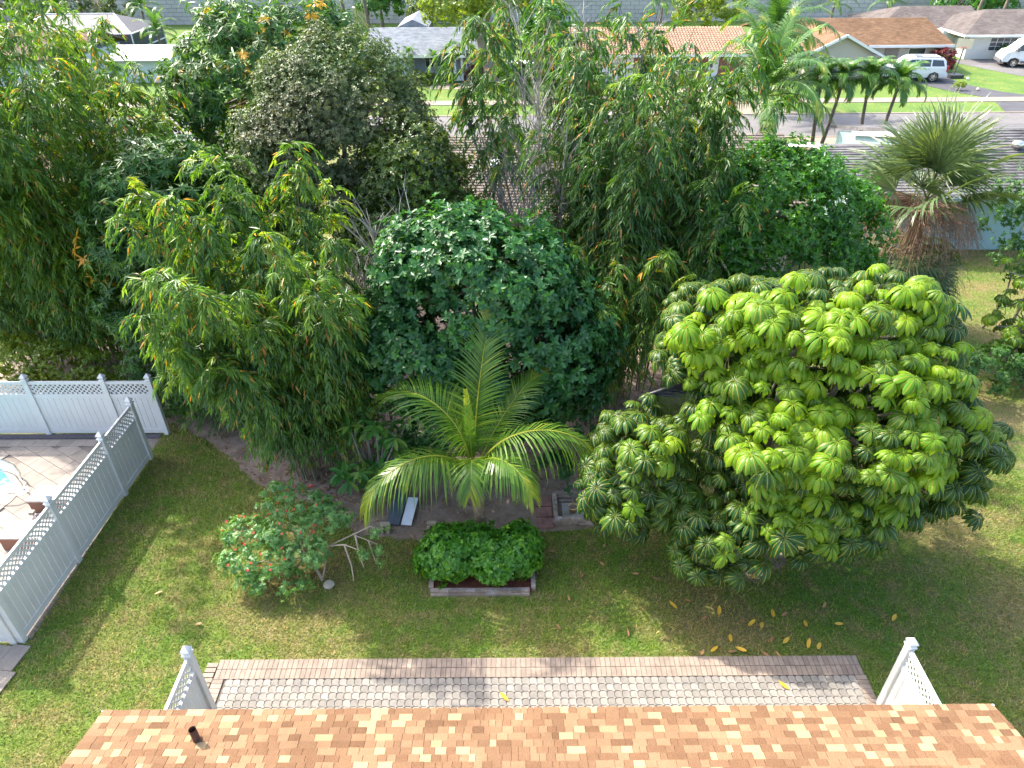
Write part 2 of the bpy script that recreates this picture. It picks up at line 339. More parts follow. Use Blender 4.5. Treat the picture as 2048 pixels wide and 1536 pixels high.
# ------------------------------------------------------------------ the house under the camera: roof of separate shingles, walls, vent pipe
RX0, RX1, EY, EZ, SL = -6.33, 7.37, 6.17, 2.50, 0.32
RIDGE_Y = -0.2; RIDGE_Z = EZ + (EY - RIDGE_Y)*SL
house = thing('house', 'house under a tan and cream shingled roof at the bottom of the view', 'house', (0.5, 0, 0))
MB().box(RX0 + 0.35, RX1 - 0.35, -6.0, 5.55, 0, 2.4).build('wall', solid('house_wall', (0.62, 0.58, 0.5)), house)
M['deck_roof'] = solid('roof_felt', (0.30, 0.16, 0.085), (0.22, 0.12, 0.06), 20, 0.95)
rb = MB(); rz = lambda y: EZ + (EY - y)*SL
rb.ext([(EY, EZ), (RIDGE_Y, RIDGE_Z), (-6.6, EZ), (-6.6, EZ - 0.16), (RIDGE_Y, RIDGE_Z - 0.16), (EY, EZ - 0.16)], RX0, RX1, 'x')
roof = rb.build('roof', M['deck_roof'], house)
MB().box(RX0 - 0.02, RX1 + 0.02, EY + 0.001, EY + 0.025, EZ - 0.20, EZ - 0.004).build('fascia', M['white'], house)
def shingle_mat(name, c, c2):
    m, N, Lk, b = nmat(name); b.inputs['Roughness'].default_value = 0.95; b.inputs['Specular IOR Level'].default_value = 0.2
    pos = N.new('ShaderNodeNewGeometry').outputs['Position']
    rp = ramp(N, [(0.36, c), (0.62, c2)]); Lk.new(noise(N, Lk, pos, 95, 2, 0.7), rp.inputs[0])
    r2 = ramp(N, [(0.3, (0.82, 0.80, 0.78)), (0.7, (1.08, 1.06, 1.04))]); Lk.new(noise(N, Lk, pos, 1.1, 4), r2.inputs[0])
    oi = N.new('ShaderNodeObjectInfo'); r3 = ramp(N, [(0, (0.8, 0.79, 0.78)), (1, (1.15, 1.15, 1.15))]); Lk.new(oi.outputs['Random'], r3.inputs[0])
    c = mixrgb(N, Lk, 1.0, rp.outputs[0], r2.outputs[0], 'MULTIPLY'); c = mixrgb(N, Lk, 1.0, c, r3.outputs[0], 'MULTIPLY')
    Lk.new(c, b.inputs['Base Color'])
    bp = N.new('ShaderNodeBump'); bp.inputs['Strength'].default_value = 0.5; bp.inputs['Distance'].default_value = 0.004
    Lk.new(noise(N, Lk, pos, 130, 2), bp.inputs['Height']); Lk.new(bp.outputs[0], b.inputs['Normal'])
    return m
SH = [shingle_mat('shingle_brown', (0.095, 0.052, 0.028), (0.180, 0.103, 0.057)), shingle_mat('shingle_tan', (0.128, 0.074, 0.041), (0.220, 0.132, 0.075)),
      shingle_mat('shingle_orange', (0.160, 0.097, 0.054), (0.25, 0.158, 0.092)), shingle_mat('shingle_cream', (0.25, 0.178, 0.098), (0.34, 0.25, 0.145))]
SW = [0.10, 0.13, 0.165, 0.21, 0.27]; EXPO = 0.130
ca = 1/math.sqrt(1 + SL*SL); sa = SL*ca                      # slope direction up the roof: (0,-ca,sa), normal (0,sa,ca)
def shingle_verts(w, th):
    up = np.array((0, -ca, sa)); nn = np.array((0, sa, ca)); g = 0.003
    a0, a1 = -0.012, EXPO - 0.004
    base = [((g, 0, 0), a0), ((w - g, 0, 0), a0), ((w - g, 0, 0), a1), ((g, 0, 0), a1)]
    lo = [np.array(p) + up*a + nn*0.001 for p, a in base]
    hi = [np.array(p) + up*a + nn*(th if a < 0 else 0.005) for p, a in base]
    return lo + hi
SHF = [(0,1,5,4),(1,2,6,5),(2,3,7,6),(3,0,4,7),(4,5,6,7)]
smesh = {}
for wi, w in enumerate(SW):
    for ci in range(4):
        me = bpy.data.meshes.new('shingle'); me.from_pydata([tuple(p) for p in shingle_verts(w, 0.016 if (wi + ci) % 2 else 0.022)], [], SHF)
        me.materials.append(SH[ci]); smesh[wi, ci] = me
rs = random.Random(11); rest = {c: MB() for c in range(4)}; n_sh = 0
for r in range(0, 34):
    x = RX0 + 0.004; u = r*EXPO; prev = 0
    while x < RX1 - 0.05:
        wi = rs.choices(range(5), (2, 3, 4, 3, 2))[0]; w = min(SW[wi], RX1 - x)
        ci = rs.choices(range(4), (3, 4, 4, 2.2))[0]
        if ci == 3 and prev == 3: ci = 1
        prev = ci
        p = (x, EY - u*ca, EZ + u*sa)
        if 2 <= r <= 8 and n_sh < 298 and w == SW[wi]:
            link_mesh('shingle', smesh[wi, ci], roof, p); n_sh += 1
        else:
            rest[ci].add([q + np.array(p) for q in shingle_verts(w, 0.016 if (wi + ci) % 2 else 0.022)], SHF)
        x += w
for c in range(4):
    rest[c].build('shingles', SH[c], roof, kind='stuff')
pv = np.array((-4.62, 5.60, rz(5.60)))
vp = MB().tube([pv + (0, 0, -0.05), pv + (0, 0, 0.30)], [0.052, 0.052], 14, False).tube([pv + (0, 0, 0.295), pv + (0, 0, 0.02)], [0.044, 0.044], 14, False)
vp.build('vent_pipe', solid('rusty_pipe', (0.10, 0.045, 0.03), (0.05, 0.03, 0.025), 12, 0.7), house, smooth=True)
MB().tube([pv + (0, 0, -0.03), pv + (0, 0, 0.035)], [0.10, 0.056], 14).build('vent_flashing', SH[0], house)

# ------------------------------------------------------------------ patio: octagon pavers, soldier course border
M['paver'] = solid('grey_paver', (0.235, 0.217, 0.188), (0.18, 0.167, 0.147), 9, 0.9, 0.4, 60, rnd=0.20, stain=((0.17, 0.162, 0.152), 2.5))
M['border'] = solid('pink_beige_brick', (0.27, 0.215, 0.168), (0.21, 0.165, 0.13), 7, 0.9, 0.4, 60, rnd=0.14, stain=((0.20, 0.15, 0.12), 4))
M['joint'] = solid('paver_joint', (0.13, 0.115, 0.10), (0.09, 0.08, 0.07), 10, 0.95)
patio = tag(MB().box(-5.96, 6.96, 5.6, 8.74, -0.1, 0.020).build('patio', M['joint']), kind='structure')
bm_b = MB().box(-0.046, 0.046, -0.105, 0.105, 0, 0.036).mesh('border_brick', M['border'])
for row, y in enumerate((8.63, 8.41)):
    for i in range(129):
        x = -5.91 + i*0.1
        link_mesh('border_brick', bm_b, patio, (x, y, 0.012 + rs.uniform(-.002, .003)), (0, 0, rs.uniform(-.012, .012)))
for i in range(7):
    for x in (-5.86, 6.86):
        link_mesh('border_brick', bm_b, patio, (x, 8.25 - i*0.1, 0.012), (0, 0, math.pi/2))
for i in range(10):                                           # loose outer strip at the left end
    link_mesh('border_brick', bm_b, patio, (-6.09 + rs.uniform(-.01, .01), 8.62 - i*0.112, 0.004 + rs.uniform(0, .01)), (0, 0, math.pi/2 + rs.uniform(-.06, .06)))
a = 0.15; hs = 0.031
def paver_poly(flip):
    h = a/2 - 0.006; c = hs
    P = [(-h + c, -h), (h - c, -h), (h, -h + c), (h, h - c), (h - c, h), (-h + c, h), (-h, h - c), (-h, -h + c)]
    # the small square on the lower right corner edge
    e = 0.062 - 0.012
    P = [(-h + c, -h), (h - c - .002, -h), (h - c + 0.021, -h - 0.031), (h + 0.036, -h + c - 0.021 - .012), (h, -h + c + .002)] + P[3:]
    return [(-x, y) if flip else (x, y) for x, y in (P if not flip else P[::-1])]
pm = [MB().prism(paver_poly(f), 0, 0.034).mesh('paver', M['paver']) for f in (False, True)]
npv = 0; prest = MB()
for j in range(16):
    for i in range(84):
        x = -5.70 + 0.075 + i*a; y = 8.225 - j*a
        if x > 6.70: continue
        if j < 4 and npv < 300 and -5.6 < x < 6.6:
            link_mesh('paver', pm[0], patio, (x, y, 0.012 + rs.uniform(0, .003))); npv += 1
        else:
            prest.prism([(x + px, y + py) for px, py in paver_poly(False)], 0.012, 0.047)
prest.build('pavers', M['paver'], patio, kind='stuff')

# ------------------------------------------------------------------ white vinyl fences with a lattice top
def fence(name, label, pts, posts, h=1.83, side=1):
    """pts: start and end on the ground; posts: distances of the posts"""
    a = np.array((*pts[0], 0.0)); b = np.array((*pts[1], 0.0)); L = np.linalg.norm(b - a); d = (b - a)/L; s = np.array((-d[1], d[0], 0.0)); z = np.array((0, 0, 1.0))
    t = thing(name, label, 'fence', tuple(a))
    for q in posts:
        p = a + d*q
        po = MB().obox(p + z*(h/2 + 0.03), d, s, z, 0.064, 0.064, h/2 + 0.03).build('post', M['vinyl'], t)
        cp = MB(); zt = h + 0.06
        prof = [(0.082, 0), (0.082, 0.022), (0.055, 0.045), (0.050, 0.06), (0.078, 0.085), (0.080, 0.115), (0.045, 0.165), (0.004, 0.215)]
        V = []; F = []
        for rr, zz in prof:
            for sx, sy in ((-1,-1),(1,-1),(1,1),(-1,1)): V.append(p + d*rr*sx + s*rr*sy + z*(zt + zz))
        for i in range(len(prof) - 1):
            for k in range(4): F.append((i*4 + k, i*4 + (k+1) % 4, (i+1)*4 + (k+1) % 4, (i+1)*4 + k))
        F.append(tuple((len(prof)-1)*4 + k for k in range(4))); cp.add(V, F); cp.build('cap', M['vinyl'], po)
    for q0, q1 in zip(posts[:-1], posts[1:]):
        u0, u1 = q0 + 0.064, q1 - 0.064; c = a + d*(u0 + u1)/2; hw = (u1 - u0)/2
        for zz, hh in ((h - 0.03, 0.045), (1.36, 0.065), (0.13, 0.075)):
            MB().obox(c + z*zz, d, s, z, hw, 0.025, hh).build('rail', M['vinyl'], t)
        nb = max(2, round((u1 - u0)/0.175)); bw = (u1 - u0)/nb
        bmesh_ = None
        for i in range(nb):
            cc = a + d*(u0 + bw*(i + 0.5)) + z*0.75
            if bmesh_ is None: bmesh_ = MB().obox((0, 0, 0), d, s, z, bw/2 - 0.0045, 0.012, 0.548).mesh('board', M['vinyl'])
            link_mesh('board', bmesh_, t, cc)
        lat = MB(); z0, z1 = 1.42, h - 0.07; H = z1 - z0; st = 0.135
        k0 = int(math.floor((u0 - H)/st)); k1 = int(math.ceil(u1/st))
        for k in range(k0, k1 + 1):
            for sg in (1, -1):
                xa = k*st; xb = xa + H
                if sg < 0: xa, xb = xb, xa
                (pa, za), (pb, zb) = (xa, z0), (xb, z1)
                def clip(p, zc, p2, z2):
                    if p < u0: tt = (u0 - p)/(p2 - p); return u0, zc + (z2 - zc)*tt
                    if p > u1: tt = (u1 - p)/(p2 - p); return u1, zc + (z2 - zc)*tt
                    return p, zc
                if max(pa, pb) <= u0 + .01 or min(pa, pb) >= u1 - .01: continue
                A2 = clip(pa, za, pb, zb); B2 = clip(pb, zb, pa, za)
                if abs(A2[0] - B2[0]) < 0.02: continue
                lat.beam(a + d*A2[0] + z*A2[1] + s*0.0045*sg, a + d*B2[0] + z*B2[1] + s*0.0045*sg, 0.008, 0.038, s if False else np.cross(s, d + z*sg))
        lat.build('lattice', M['vinyl'], t, kind='stuff')
    return t
fence('lattice_fence', 'white vinyl fence with lattice top running along the back of the pool deck', ((-17.6, 16.25), (-10.0, 16.2)), [0, 1.75, 4.18, 6.33, 7.6])
fence('lattice_fence', 'white vinyl fence with lattice top between the pool deck and the lawn', ((-10.0, 16.0), (-10.27, 9.25)), [0.9, 2.35, 4.6, 6.75])
fence('lattice_fence', 'end stretch of white lattice-top fence meeting the pool fence by the shingled house', ((-10.40, 9.22), (-13.5, 9.1)), [0.02, 2.2])
fence('lattice_fence', 'short white lattice-top fence panel beside the left end of the patio', ((-5.72, 7.60), (-5.72, 5.7)), [0, 1.8])
fence('lattice_fence', 'short white lattice-top fence panel beside the right end of the patio', ((6.98, 7.66), (6.98, 5.7)), [0, 1.8])

# ------------------------------------------------------------------ pool deck, pool, rails, benches
M['deck'] = solid('travertine_paver', (0.26, 0.225, 0.185), (0.20, 0.17, 0.145), 3, 0.8, 0.3, 30, rnd=0.10, stain=((0.25, 0.205, 0.185), 2.2))
M['coping'] = solid('cream_coping', (0.32, 0.28, 0.225), (0.28, 0.245, 0.20), 3, 0.8)
M['deck_base'] = solid('deck_joint_sand', (0.16, 0.135, 0.115), (0.20, 0.17, 0.145), 5, 0.95)
deck = tag(MB().box(-17.4, -10.12, 9.3, 16.05, -0.05, 0.008).build('pool_deck', M['deck_base']), kind='structure')
POOL = [(-13.17, 13.98), (-13.90, 14.66), (-15.4, 15.0), (-17.3, 15.0), (-17.3, 11.4), (-14.6, 11.6), (-13.55, 12.5), (-13.22, 13.4)]
def inside(poly, X, Y):
    X = np.asarray(X); Y = np.asarray(Y); c = np.zeros(X.shape, bool); n = len(poly)
    for i in range(n):
        (x1, y1), (x2, y2) = poly[i], poly[(i+1) % n]
        if y1 == y2: continue
        hit = ((y1 > Y) != (y2 > Y)) & (X < (x2 - x1)*(Y - y1)/(y2 - y1) + x1); c ^= hit
    return c
pc = np.mean(POOL, axis=0)
COPE = [tuple(np.array(p) + unit(np.array(p) - pc)*0.32) for p in POOL]
dm = MB().box(-0.297, 0.297, -0.197, 0.197, 0, 0.030).mesh('deck_paver', M['deck'])
ang = R(-32); ex = np.array((math.cos(ang), math.sin(ang))); ey = np.array((-math.sin(ang), math.cos(ang)))
for i in range(-12, 13):
    for j in range(-14, 15):
        p = np.array((-13.2, 12.6)) + ex*(i*0.604 + (0.3 if j % 2 else 0)) + ey*j*0.404
        if -15.4 < p[0] < -10.62 and 9.5 < p[1] < 15.62 and not inside(COPE, p[0], p[1]):
            link_mesh('deck_paver', dm, deck, (p[0], p[1], 0.004 + rs.uniform(0, .003)), (0, 0, ang))
bm2 = MB().prism([(-0.19, -0.14), (0.16, -0.14), (0.19, 0.14), (-0.16, 0.14)], 0, 0.033).mesh('deck_paver', M['deck'])
for i in range(14): link_mesh('deck_paver', bm2, deck, (-15.6 + i*0.36, 15.75, 0.012), (0, 0, 0))
for i in range(14): link_mesh('deck_paver', bm2, deck, (-10.42, 15.3 - i*0.40, 0.0125), (0, 0, math.pi/2))
st_p = MB().box(-0.19, 0.19, -0.29, 0.29, 0, 0.04).mesh('deck_paver', M['deck'])
for i in range(4):
    for j in range(3): link_mesh('deck_paver', st_p, deck, (-10.24 - j*0.39 + i*0.03, 8.83 - i*0.6, 0.006), (0, 0, R(-8)))
rim = MB(); npz = len(POOL)
cv = [(x, y, 0.05) for x, y in COPE] + [(x, y, 0.05) for x, y in POOL] + [(x, y, -0.25) for x, y in POOL] + [(x, y, 0.0) for x, y in COPE]
rim.add(cv, [(i, (i+1) % npz, npz + (i+1) % npz, npz + i) for i in range(npz)] + [(npz + i, npz + (i+1) % npz, 2*npz + (i+1) % npz, 2*npz + i) for i in range(npz)]
        + [(3*npz + i, 3*npz + (i+1) % npz, (i+1) % npz, i) for i in range(npz)])
cp_o = rim.build('pool_coping', M['coping']); cp_o['kind'] = 'structure'
wm, N, Lk, b = nmat('pool_water'); b.inputs['Base Color'].default_value = (0.008, 0.24, 0.26, 1); b.inputs['Roughness'].default_value = 0.08
bp = N.new('ShaderNodeBump'); bp.inputs['Strength'].default_value = 0.35; bp.inputs['Distance'].default_value = 0.02
Lk.new(noise(N, Lk, N.new('ShaderNodeNewGeometry').outputs['Position'], 5, 3), bp.inputs['Height']); Lk.new(bp.outputs[0], b.inputs['Normal'])
sheet('pool_water', POOL, 0.030, wm)
def rail(name, label, p, dirv):
    t = thing(name, label, 'pool rail', (p[0], p[1], 0))
    d = np.array((*dirv, 0.0)); d /= np.linalg.norm(d); p = np.array((*p, 0.0)); z = np.array((0, 0, 1.0))
    pts = [p + d*0.62 + z*0.0, p + d*0.66 + z*0.25, p + d*0.62 + z*0.55, p + d*0.45 + z*0.74, p + d*0.20 + z*0.80, p - d*0.05 + z*0.70, p - d*0.22 + z*0.45, p - d*0.34 + z*0.1, p - d*0.40 - z*0.2]
    q = []
    for i in range(len(pts) - 1):
        for k in range(3): q.append(pts[i] + (pts[i+1] - pts[i])*k/3)
    q.append(pts[-1])
    MB().tube(q, [0.024]*len(q), 8).build('tube', M['steel'], t, smooth=True)
    MB().lathe([(0.06, 0), (0.06, 0.02), (0.03, 0.03)], (*(p + d*0.62)[:2], 0.034), 12).build('flange', M['steel'], t)
rail('pool_rail', 'curved steel grab rail at the pool corner, the one farther from the lawn', (-13.72, 14.05), (0.75, 0.25))
rail('pool_rail', 'curved steel grab rail at the pool corner, the one closer to the lawn', (-13.42, 13.62), (0.75, 0.25))
M['wicker'] = solid('pale_slats', (0.40, 0.375, 0.345), (0.34, 0.315, 0.29), 6, 0.8)
M['brown'] = solid('brown_panel', (0.22, 0.10, 0.07), (0.17, 0.075, 0.05), 3, 0.6)
for nm, y0, y1 in (('low pale slatted bench with brown sides beside the pool fence, closer to the pool rails', 12.96, 13.55), ('low pale slatted bench with brown sides beside the pool fence, closer to the shingled house', 11.72, 12.32)):
    t = thing('pool_bench', nm, 'bench', (-11.4, (y0 + y1)/2, 0), 'benches by the pool')
    MB().box(-12.10, -10.62, y0 + .01, y1 - .01, 0.04, 0.395).build('base', M['brown'], t)
    MB().box(-12.05, -10.66, y0 + .05, y1 - .05, 0.0, 0.06).build('plinth', M['coping'], t)
    k = 9; wd = (y1 - y0)/k
    for i in range(k):
        MB().box(-12.14, -10.58, y0 + i*wd + .004, y0 + (i+1)*wd - .004, 0.40, 0.45).build('slat', M['wicker'], t)
M['gravel'] = solid('dark_gravel', (0.13, 0.115, 0.125), (0.035, 0.03, 0.045), 42, 0.9, 1.0, 60)
slab('gravel_strip', [(-17.4, 16.0), (-10.15, 15.97), (-10.15, 16.15), (-17.4, 16.2)], -0.05, 0.035, M['gravel'])
tb = thing('gravel_tray', 'square tray of dark gravel between the two pool benches', 'tray', (-11.75, 12.6, 0))
MB().box(-12.0, -11.3, 12.40, 12.88, 0.03, 0.10).build('edging', M['white'], tb)
MB().box(-11.97, -11.33, 12.43, 12.85, 0.05, 0.112).build('gravel', M['gravel'], tb)
pl = thing('path_light', 'small pale post light standing in the gravel tray by the pool', 'lamp', (-11.78, 12.6, 0.11))
MB().tube([(-11.78, 12.6, 0.11), (-11.78, 12.6, 0.38)], [0.028, 0.028], 8).build('post', M['white'], pl)
MB().obox((-11.78, 12.6, 0.42), (1, 0, 0), (0, 1, 0), (0, 0, 1), 0.055, 0.055, 0.04).build('head', M['coping'], pl)
sk = tag(MB().lathe([(0.17, 0), (0.17, 0.012), (0.10, 0.02)], (-12.83, 13.78, 0.037), 20).build('skimmer_lid', M['white']), 'round white skimmer lid in the pool deck', 'lid')

# ------------------------------------------------------------------ grass blades and leaf litter
rg = np.random.RandomState(5)
def scatter(n, x0, x1, y0, y1):
    return rg.uniform(x0, x1, n), rg.uniform(y0, y1, n)
def grass(name, n, rect, lab, hl=(0.05, 0.115), wd=0.017):
    X, Y = scatter(n, *rect)
    ok = ~inside(SOIL_POLY, X, Y)
    ok &= ~((X < -10.16) & (Y > 9.25) & (Y < 21)) & ~((X > -6.18) & (X < 7.0) & (Y < 8.80)) & ~((X > RX0) & (X < RX1) & (Y < 6.0))
    ok &= ~((X > -1.93) & (X < 0.56) & (Y > 10.25) & (Y < 12.1)) & ~((X < -10.1) & (Y > 6.6) & (Y < 9.3) & (X > -11.2) & (X > -10.1 - (Y-6.6)*0.0 - 1.2))
    ok &= ~((X > 0.75) & (X < 2.4) & (Y > 12.3) & (Y < 13.7))
    X = X[ok]; Y = Y[ok]; k = len(X); th = rg.uniform(0, 2*np.pi, k); le = rg.uniform(0.35, 1.25, k)
    D = np.stack([np.cos(th), np.sin(th), le*1.1], 1); Nn = np.stack([-np.cos(th), -np.sin(th), np.full(k, 0.8)], 1)
    tm = (np.array([(0, .5, 0), (0, -.5, 0), (1, 0, -.12)]), np.array([(0, 1, 2)]))
    me = leaf_mesh(name, np.stack([X, Y, np.full(k, 0.0)], 1), D, Nn, rg.uniform(*hl, k), wd*rg.uniform(.7, 1.4, k), rg.uniform(0, 1, k), tm, LAWN_BLADES)
    return tag(link_mesh(name, me), lab, 'grass', kind='stuff')
grass('grass', 330000, (-12.2, 13.5, 4.5, 17.5), 'coarse mown grass blades of the back yard lawn')
grass('grass', 40000, (10.0, 22, 17.5, 30), 'grass blades in the shaded lawn beyond the umbrella tree', (0.06, 0.10), 0.02)
X, Y = scatter(16000, -13, 5, 12, 22); ok = inside(SOIL_POLY, X, Y); X = X[ok]; Y = Y[ok]
dn = np.exp(-((X + 5.2)**2 + (Y - 14.2)**2)/5) + np.exp(-((X - 3)**2 + (Y - 17.5)**2)/9) + 0.10; ok = rg.uniform(0, 1, len(X)) < dn; X = X[ok]; Y = Y[ok]; k = len(X)
th = rg.uniform(0, 2*np.pi, k); D = np.stack([np.cos(th), np.sin(th), rg.uniform(-.1, .5, k)], 1)
tag(link_mesh('leaf_litter', leaf_mesh('leaf_litter', np.stack([X, Y, rg.uniform(.008, .03, k)], 1), D, np.tile([0, 0, 1.0], (k, 1)) + rg.normal(0, .3, (k, 3)), rg.uniform(.08, .22, k), rg.uniform(.015, .05, k), rg.uniform(0, 1, k), LANCE, M['litter'])),
    'dry brown leaf litter on the soil under the bamboo', 'leaf litter', kind='stuff')

# ------------------------------------------------------------------ broadleaf trees
def rand_dirs(rs, n):
    d = rs.normal(size=(n, 3)); return unit(d)

def crown_tips(rs, lobes, n_clump, tips, rc, flat=0.75, low=-0.55, gap=0.0):
    """clump centres on the lobes' skins, twig tips round each; returns tips and their outward directions"""
    vol = np.array([r[0]*r[1] + r[1]*r[2] + r[0]*r[2] for c, r in lobes]); vol = vol/vol.sum(); C = []; O = []
    while len(C) < n_clump:
        i = rs.choice(len(lobes), p=vol); c, r = lobes[i]; d = rand_dirs(rs, 1)[0]
        if d[2] < low: continue
        p = np.array(c) + np.array(r)*d*(rs.uniform(0.86, 1.06) if rs.rand() < 0.8 else rs.uniform(0.55, 0.86))
        if p[2] < 0.3: continue
        if any(j != i and np.sum(((p - np.array(c2))/np.array(r2))**2) < 0.62 for j, (c2, r2) in enumerate(lobes)): continue
        if gap and math.sin(p[0]*1.9 + 1.3)*math.sin(p[1]*1.7 + .4)*math.sin(p[2]*2.1 + 2.0) > 1 - gap: continue
        C.append(p); O.append(unit(d/np.array(r)))
    C = np.array(C); O = np.array(O)
    off = rand_dirs(rs, n_clump*tips)*(rs.uniform(0.25, 1, (n_clump*tips, 1))**0.6); rcv = np.repeat(rc*rs.uniform(.6, 1.35, n_clump), tips)[:, None]
    Oc = np.repeat(O, tips, 0); P = np.repeat(C, tips, 0) + off*rcv*np.array([1, 1, flat])
    return P, unit(0.55*Oc + 0.75*off + np.array([0, 0, 0.25])), C, O

def rosettes(rs, P, O, k, ang=(55, 95), droop=0.35):
    n = len(P); ref = rand_dirs(rs, n); S = unit(np.cross(O, ref)); T = np.cross(O, S)
    th = (np.arange(k)[None]*2*np.pi/k + rs.uniform(0, 2*np.pi, (n, 1)) + rs.uniform(-.35, .35, (n, k)))[..., None]
    al = np.radians(rs.uniform(ang[0], ang[1], (n, k)))[..., None]
    D = O[:, None]*np.cos(al) + (S[:, None]*np.cos(th) + T[:, None]*np.sin(th))*np.sin(al) - np.array([0, 0, 1.0])*droop*rs.uniform(.4, 1.4, (n, k))[..., None]
    D = unit(D); Nn = O[:, None] + 0.0*D + rs.normal(0, .22, (n, k, 3))
    return np.repeat(P[:, None], k, 1).reshape(-1, 3), D.reshape(-1, 3), Nn.reshape(-1, 3)

def bez(a, b, bend, n=7):
    a = np.array(a, float); b = np.array(b, float); m = (a + b)/2 + np.array(bend)
    t = np.linspace(0, 1, n)[:, None]; return (1-t)**2*a + 2*t*(1-t)*m + t*t*b

def tree(name, label, cat, base, lobes, leaf, m, bark, seed, n_clump, tips, rc, k=5, size=(.1, .05), tmpl=KITE, trunk_r=0.16, ang=(50, 95), droop=0.35,
         limbs=40, group=None, fresh=0.0, gap=0.0, low=-0.55, flat=0.75):
    rs = np.random.RandomState(seed); t = thing(name, label, cat, base, group)
    P, O, C, CO = crown_tips(rs, lobes, n_clump, tips, rc, flat, low, gap)
    tp = rs.beta(2, 2.2, len(P))*0.86
    if fresh:
        fc = rs.rand(n_clump) < fresh; sel = np.repeat(fc, tips) & (rs.rand(len(P)) < 0.45); tp[sel] = rs.uniform(0.95, 1.0, sel.sum())
    LP, LD, LN = rosettes(rs, P, O, k, ang, droop); n = len(LP)
    tl = np.repeat(tp, k); tl = np.where(tl > 0.94, tl, np.clip(tl + rs.normal(0, .08, n), 0, .93))
    L = size[0]*rs.uniform(.6, 1.25, n); W = size[1]*rs.uniform(.7, 1.2, n)
    fo = link_mesh('foliage', leaf_mesh('foliage', LP, LD, LN, L, W, tl, tmpl, M[m], wloc(t)), t); fo['kind'] = 'stuff'
    b = np.array(base, float); cen = np.mean([c for c, r in lobes], axis=0); top = b + (cen - b)*np.array([.55, .55, .55]); top[2] = max(top[2], b[2] + 0.35*(cen[2] - b[2]))
    tb = MB(); pts = bez(b - (0, 0, .1), top, rs.normal(0, .12, 3)*np.array([1, 1, 0])); tb.tube(pts, np.linspace(trunk_r*1.25, trunk_r*.75, len(pts)), 9)
    tb.build('trunk', bark, t, smooth=True)
    lb = MB()
    for c, r in lobes:
        q = bez(top - (0, 0, .05), c, rs.normal(0, .25, 3)); lb.tube(q, np.linspace(trunk_r*.6, trunk_r*.22, len(q)), 6)
        near = np.argsort(np.sum((C - np.array(c))**2, 1))[:max(4, limbs//len(lobes)*3)]
        for i in rs.choice(near, min(len(near), limbs//len(lobes)), False):
            q = bez(np.array(c) + rs.normal(0, .15, 3), C[i], rs.normal(0, .2, 3) + (0, 0, -.1), 5); lb.tube(q, np.linspace(trunk_r*.24, trunk_r*.06, 5), 5)
    lb.build('branches', bark, t, smooth=True)
    return t

tree('mango_tree', 'dark glossy mango tree with orange new leaves, in front of its taller twin', 'tree', (-9.4, 19.6, 0),
     [((-9.5, 19.1, 5.0), (2.3, 2.0, 2.3)), ((-10.2, 18.9, 3.2), (1.9, 1.7, 1.9)), ((-8.6, 19.6, 3.8), (1.7, 1.7, 2.0))], None, 'mango', M['bark'], 21, 270, 14, 0.55, 8, (0.27, 0.072), LANCE, 0.2, (50, 100), 0.5, 60, 'mango trees', 0.025)
tree('mango_tree', 'tall glossy mango tree with yellow new leaves beside the silvery oak', 'tree', (-8.6, 24.8, 0),
     [((-8.2, 24.5, 7.6), (2.6, 2.3, 2.5)), ((-9.8, 24.0, 5.8), (2.2, 2.0, 2.4)), ((-6.6, 25.4, 7.9), (2.0, 1.9, 2.2)), ((-9.0, 25.5, 4.0), (2.4, 2.2, 2.4))], None, 'mango', M['bark'], 22, 350, 14, 0.58, 7, (0.27, 0.075), LANCE, 0.25, (50, 100), 0.5, 60, 'mango trees', 0.075)
tree('oak_tree', 'silvery grey-green small-leaved oak tree with a rounded crown', 'tree', (-4.9, 21.8, 0),
     [((-4.9, 21.5, 7.4), (2.3, 2.2, 2.3)), ((-6.2, 20.8, 6.2), (1.7, 1.7, 2.1)), ((-3.7, 21.4, 6.4), (1.7, 1.8, 2.1)), ((-4.8, 20.6, 4.8), (2.0, 1.8, 2.0))], None, 'oak', M['bark_grey'], 23, 470, 62, 0.46, 6, (0.088, 0.042), KITE, 0.22, (40, 95), 0.15, 70, 'small-leaved trees', 0, 0.06)
tree('oak_tree', 'yellowish-green small-leaved tree tucked against the right side of the silvery oak', 'tree', (-2.5, 20.2, 0),
     [((-2.7, 19.8, 6.2), (1.4, 1.3, 1.6)), ((-2.0, 19.5, 4.6), (1.6, 1.4, 1.6)), ((-3.4, 19.4, 4.6), (1.5, 1.3, 1.6))], None, 'oak2', M['bark_grey'], 24, 230, 44, 0.42, 6, (0.115, 0.05), KITE, 0.15, (40, 95), 0.2, 50, 'small-leaved trees', 0, 0.1)
tree('ficus_tree', 'broad dark green tree with oval leaves behind the coconut palm', 'tree', (-0.9, 15.9, 0),
     [((-1.0, 15.5, 4.9), (2.4, 1.9, 1.9)), ((-2.2, 15.0, 3.6), (1.6, 1.5, 1.6)), ((0.6, 15.1, 3.6), (1.8, 1.6, 1.8)), ((-0.6, 14.6, 2.8), (2.1, 1.3, 1.5)), ((0.9, 15.0, 2.2), (1.3, 1.1, 1.2)), ((-1.3, 14.8, 4.0), (1.2, 1.0, 1.1))], None, 'ficus', M['bark'], 25, 430, 18, 0.50, 7, (0.165, 0.085), HEX, 0.16, (45, 90), 0.15, 70)
